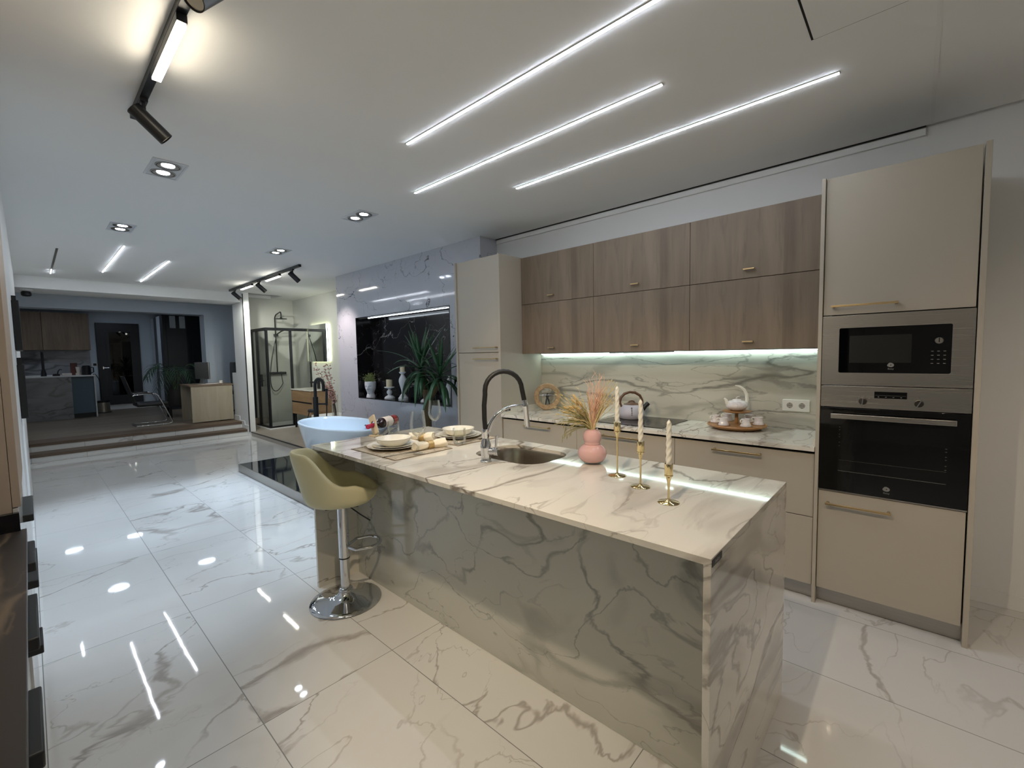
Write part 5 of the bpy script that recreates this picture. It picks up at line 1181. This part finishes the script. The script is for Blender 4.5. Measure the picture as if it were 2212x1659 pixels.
for i, (x, y, r_, lab) in enumerate(((-10.55, 2.45, 0.2, 'white sheet of paper at the front of office desk'), (-10.8, 2.62, -0.3, 'white sheet of paper farther back on the office desk'))):
    p = obj('paper_sheet', M().box(-0.105, 0.105, -0.148, 0.148, 0, 0.002), PAPER); p.location = (x, y, 0.9952); p.rotation_euler = (0, 0, r_); tag(p, lab, 'paper', 'papers on the office desk')
tag(obj('desk_pot', M((-10.6, 2.74, 0.996)).lathe([(0, 0.996), (0.03, 0.996), (0.035, 1.05), (0.03, 1.05), (0, 1.03)], (-10.75, 2.72, 0), 16), CERAM), 'tiny pale pot at the right end of office desk', 'pot')
t = thing('office_chair', 'black office chair behind the desk, half hidden by the low wall', 'chair', (-11.55, 3.22, FO))
obj('backrest', M().loft([rrect(-0.21, 0.21, -0.035, 0.035, 0.03, 3) and [(x, y-0.02*math.cos(x*4), z) for x, y in rrect(-w, w, -0.035, 0.035, 0.03, 3)] for z, w in ((0.62, 0.20), (0.8, 0.25), (1.0, 0.25), (1.14, 0.22), (1.17, 0.18))]), BLACK, t)
obj('seat', M().box(-0.25, 0.25, -0.5, 0.0, 0.45, 0.53), BLACK, t, bevel=0.03)
obj('back_bar', M().box(-0.03, 0.03, -0.02, 0.03, 0.44, 0.66), BLACK, t)
obj('column', M().cyl((0, -0.25, 0.08), (0, -0.25, 0.45), 0.03, n=14), BLACK, t)
for k in range(5):
    a = 2*PI*k/5; obj('star_leg', M().tube([(0, -0.25, 0.09), (0.28*math.cos(a), -0.25+0.28*math.sin(a), 0.055)], [0.03, 0.018], 8).lathe([(0, 0), (0.025, 0.005), (0.025, 0.045), (0, 0.05)], (0.28*math.cos(a), -0.25+0.28*math.sin(a), 0), 12), BLACK, t)
# palm
t = thing('potted_palm', 'arching dark green palm on black stand behind the office desk', 'plant', (-12.0, 2.18, FO))
obj('stand', M().box(-0.17, 0.17, -0.17, 0.17, 0.22, 0.25).box(-0.16, -0.12, -0.16, -0.12, 0, 0.22).box(0.12, 0.16, -0.16, -0.12, 0, 0.22).box(-0.16, -0.12, 0.12, 0.16, 0, 0.22).box(0.12, 0.16, 0.12, 0.16, 0, 0.22), BLACK, t)
obj('pot', M().lathe([(0, 0.25), (0.14, 0.25), (0.17, 0.62), (0.155, 0.62), (0.14, 0.56), (0, 0.56)], n=28), POTM, t)
rnd = random.Random(13); st = M(); fo = M()
for k in range(11):
    a = 2*PI*k/11+rnd.uniform(-.2, .2); R = rnd.uniform(0.4, 0.62); H = rnd.uniform(1.05, 1.35)
    tip = V((R*math.cos(a), R*math.sin(a), H-rnd.uniform(0.15, 0.55)))
    pts = bez((0.03*math.cos(a), 0.03*math.sin(a), 0.56), (0.08*math.cos(a), 0.08*math.sin(a), 1.0), (0.6*R*math.cos(a), 0.6*R*math.sin(a), H+0.15), tip, 14)
    st.tube(pts, [0.008-0.0004*i for i in range(15)], 5)
    for j in range(5, 15):
        d = (pts[min(j+1, 14)]-pts[j-1]).normalized(); s = d.cross(V((0, 0, 1))).normalized()
        for e_ in (-1, 1): fo.leaf(pts[j], d*0.75+s*e_*0.7+V((0, 0, -0.12)), (0, 0, 1), 0.30*(1-abs(j-9)/14), 0.020, 0.8, 5)
obj('stems', st, plain('palm_stem', (66, 84, 52), 0.5), t); obj('fronds', fo, PALMG, t, sharp=180)

# ================================================================ LEFT WALL UNITS
LWHITE = plain('left_gloss_white', (206, 206, 204), 0.12)
def lhandle(parent, t, x0, x1, z, h=0.014):
    return obj('handle', M(t).box(x0, x1, -0.052, -0.0165, z-h, z+h), BLKMET, parent, bevel=0.003)
def lunit(lab, x0, x1, hs):
    t = thing('drawer_unit', lab, 'cabinet', ((x0+x1)/2, -0.35, 0), group='white drawer units along the left wall')
    obj('body', M(t).box(x0, x1, -0.635, -0.075, 0.0, 0.895), LWHITE, t, smooth=False)
    zs_ = [0.05]+[0.45, 0.79, 0.893]
    ds = [obj('drawer', M(t).box(x0+0.002, x1-0.002, -0.074, -0.053, zs_[i], zs_[i+1]-0.004), LWHITE, t, bevel=0.001) for i in range(3)]
    for a, b, z in hs: lhandle(ds[0] if z < 0.45 else ds[1] if z < 0.79 else ds[2], t, a, b, z)
lunit('white left-hand drawer unit nearest the camera, one black pull visible', -1.26, -0.72, [(-1.15, -0.95, 0.872)])
lunit('white left-hand drawer unit second from the camera', -1.72, -1.262, [(-1.63, -1.36, 0.872)])
lunit('white left-hand drawer unit third from the camera, next to tall beige cabinet', -2.15, -1.722, [(-2.13, -1.89, 0.872), (-2.12, -1.98, 0.58)])
t = thing('dark_worktop', 'dark brown marble worktop with upstand on the left-hand drawer units', 'worktop', (-1.43, -0.35, 0.9))
obj('slab', M(t).box(-2.15, -0.72, -0.638, -0.032, 0.897, 0.925), BROWNM, t, bevel=0.001)
obj('upstand', M(t).box(-2.15, -2.132, -0.638, -0.045, 0.925, 0.985), DARKM, t, bevel=0.001)
t = thing('tall_beige_cabinet', 'tall beige cabinet at the left frame edge beyond the dark worktop', 'cabinet', (-2.55, -0.35, 0))
obj('body', M(t).box(-2.95, -2.152, -0.638, -0.06, 0.0, 2.74), plain('beige_panel', (176, 160, 144), 0.5), t, smooth=False)
dd = obj('door', M(t).box(-2.94, -2.154, -0.059, -0.040, 1.0, 2.73), bpy.data.materials['beige_panel'], t, bevel=0.001)
dd = obj('drawer', M(t).box(-2.94, -2.154, -0.059, -0.046, 0.75, 0.996), LWHITE, t, bevel=0.001); lhandle(dd, t, -2.93, -2.56, 0.86)
dd = obj('drawer', M(t).box(-2.94, -2.154, -0.059, -0.046, 0.05, 0.746), LWHITE, t, bevel=0.001); lhandle(dd, t, -2.64, -2.24, 0.70)
for i, (x, z0, z1, lab) in enumerate(((-5.2, 1.57, 1.94, 'upper black box-shaped panel projecting from the left wall'), (-5.15, 1.06, 1.46, 'lower black box-shaped panel projecting from the left wall'))):
    t = thing('wall_panel', lab, 'panel', (x, -0.03, z0), group='black panels on the left wall')
    obj('box', M(t).box(x-0.25, x+0.25, -0.0495, -0.012, z0, z1), plain('satin_black', (9, 10, 13), 0.5), t, bevel=0.003)
    obj('clip', M(t).box(x-0.03, x+0.03, -0.0495, -0.025, z1, z1+0.055), BLACK, t)

# ================================================================ EXTRA ROOM LIGHT AND RENDER LOOK
w = bpy.data.worlds.new('world'); SC.world = w; w.use_nodes = True
w.node_tree.nodes['Background'].inputs[0].default_value = (0.5, 0.55, 0.62, 1); w.node_tree.nodes['Background'].inputs[1].default_value = 0.02
vs = SC.view_settings
SC.display_settings.display_device = 'sRGB'
vs.view_transform = 'Standard'; vs.look = 'None'; vs.gamma = 1.0; vs.use_curve_mapping = False; vs.exposure = 0.5
cy = SC.cycles
cy.use_denoising = True
cy.max_bounces = 10; cy.diffuse_bounces = 5; cy.glossy_bounces = 6; cy.transmission_bounces = 8; cy.transparent_max_bounces = 16
cy.caustics_reflective = False; cy.caustics_refractive = False
cy.sample_clamp_indirect = 6.0
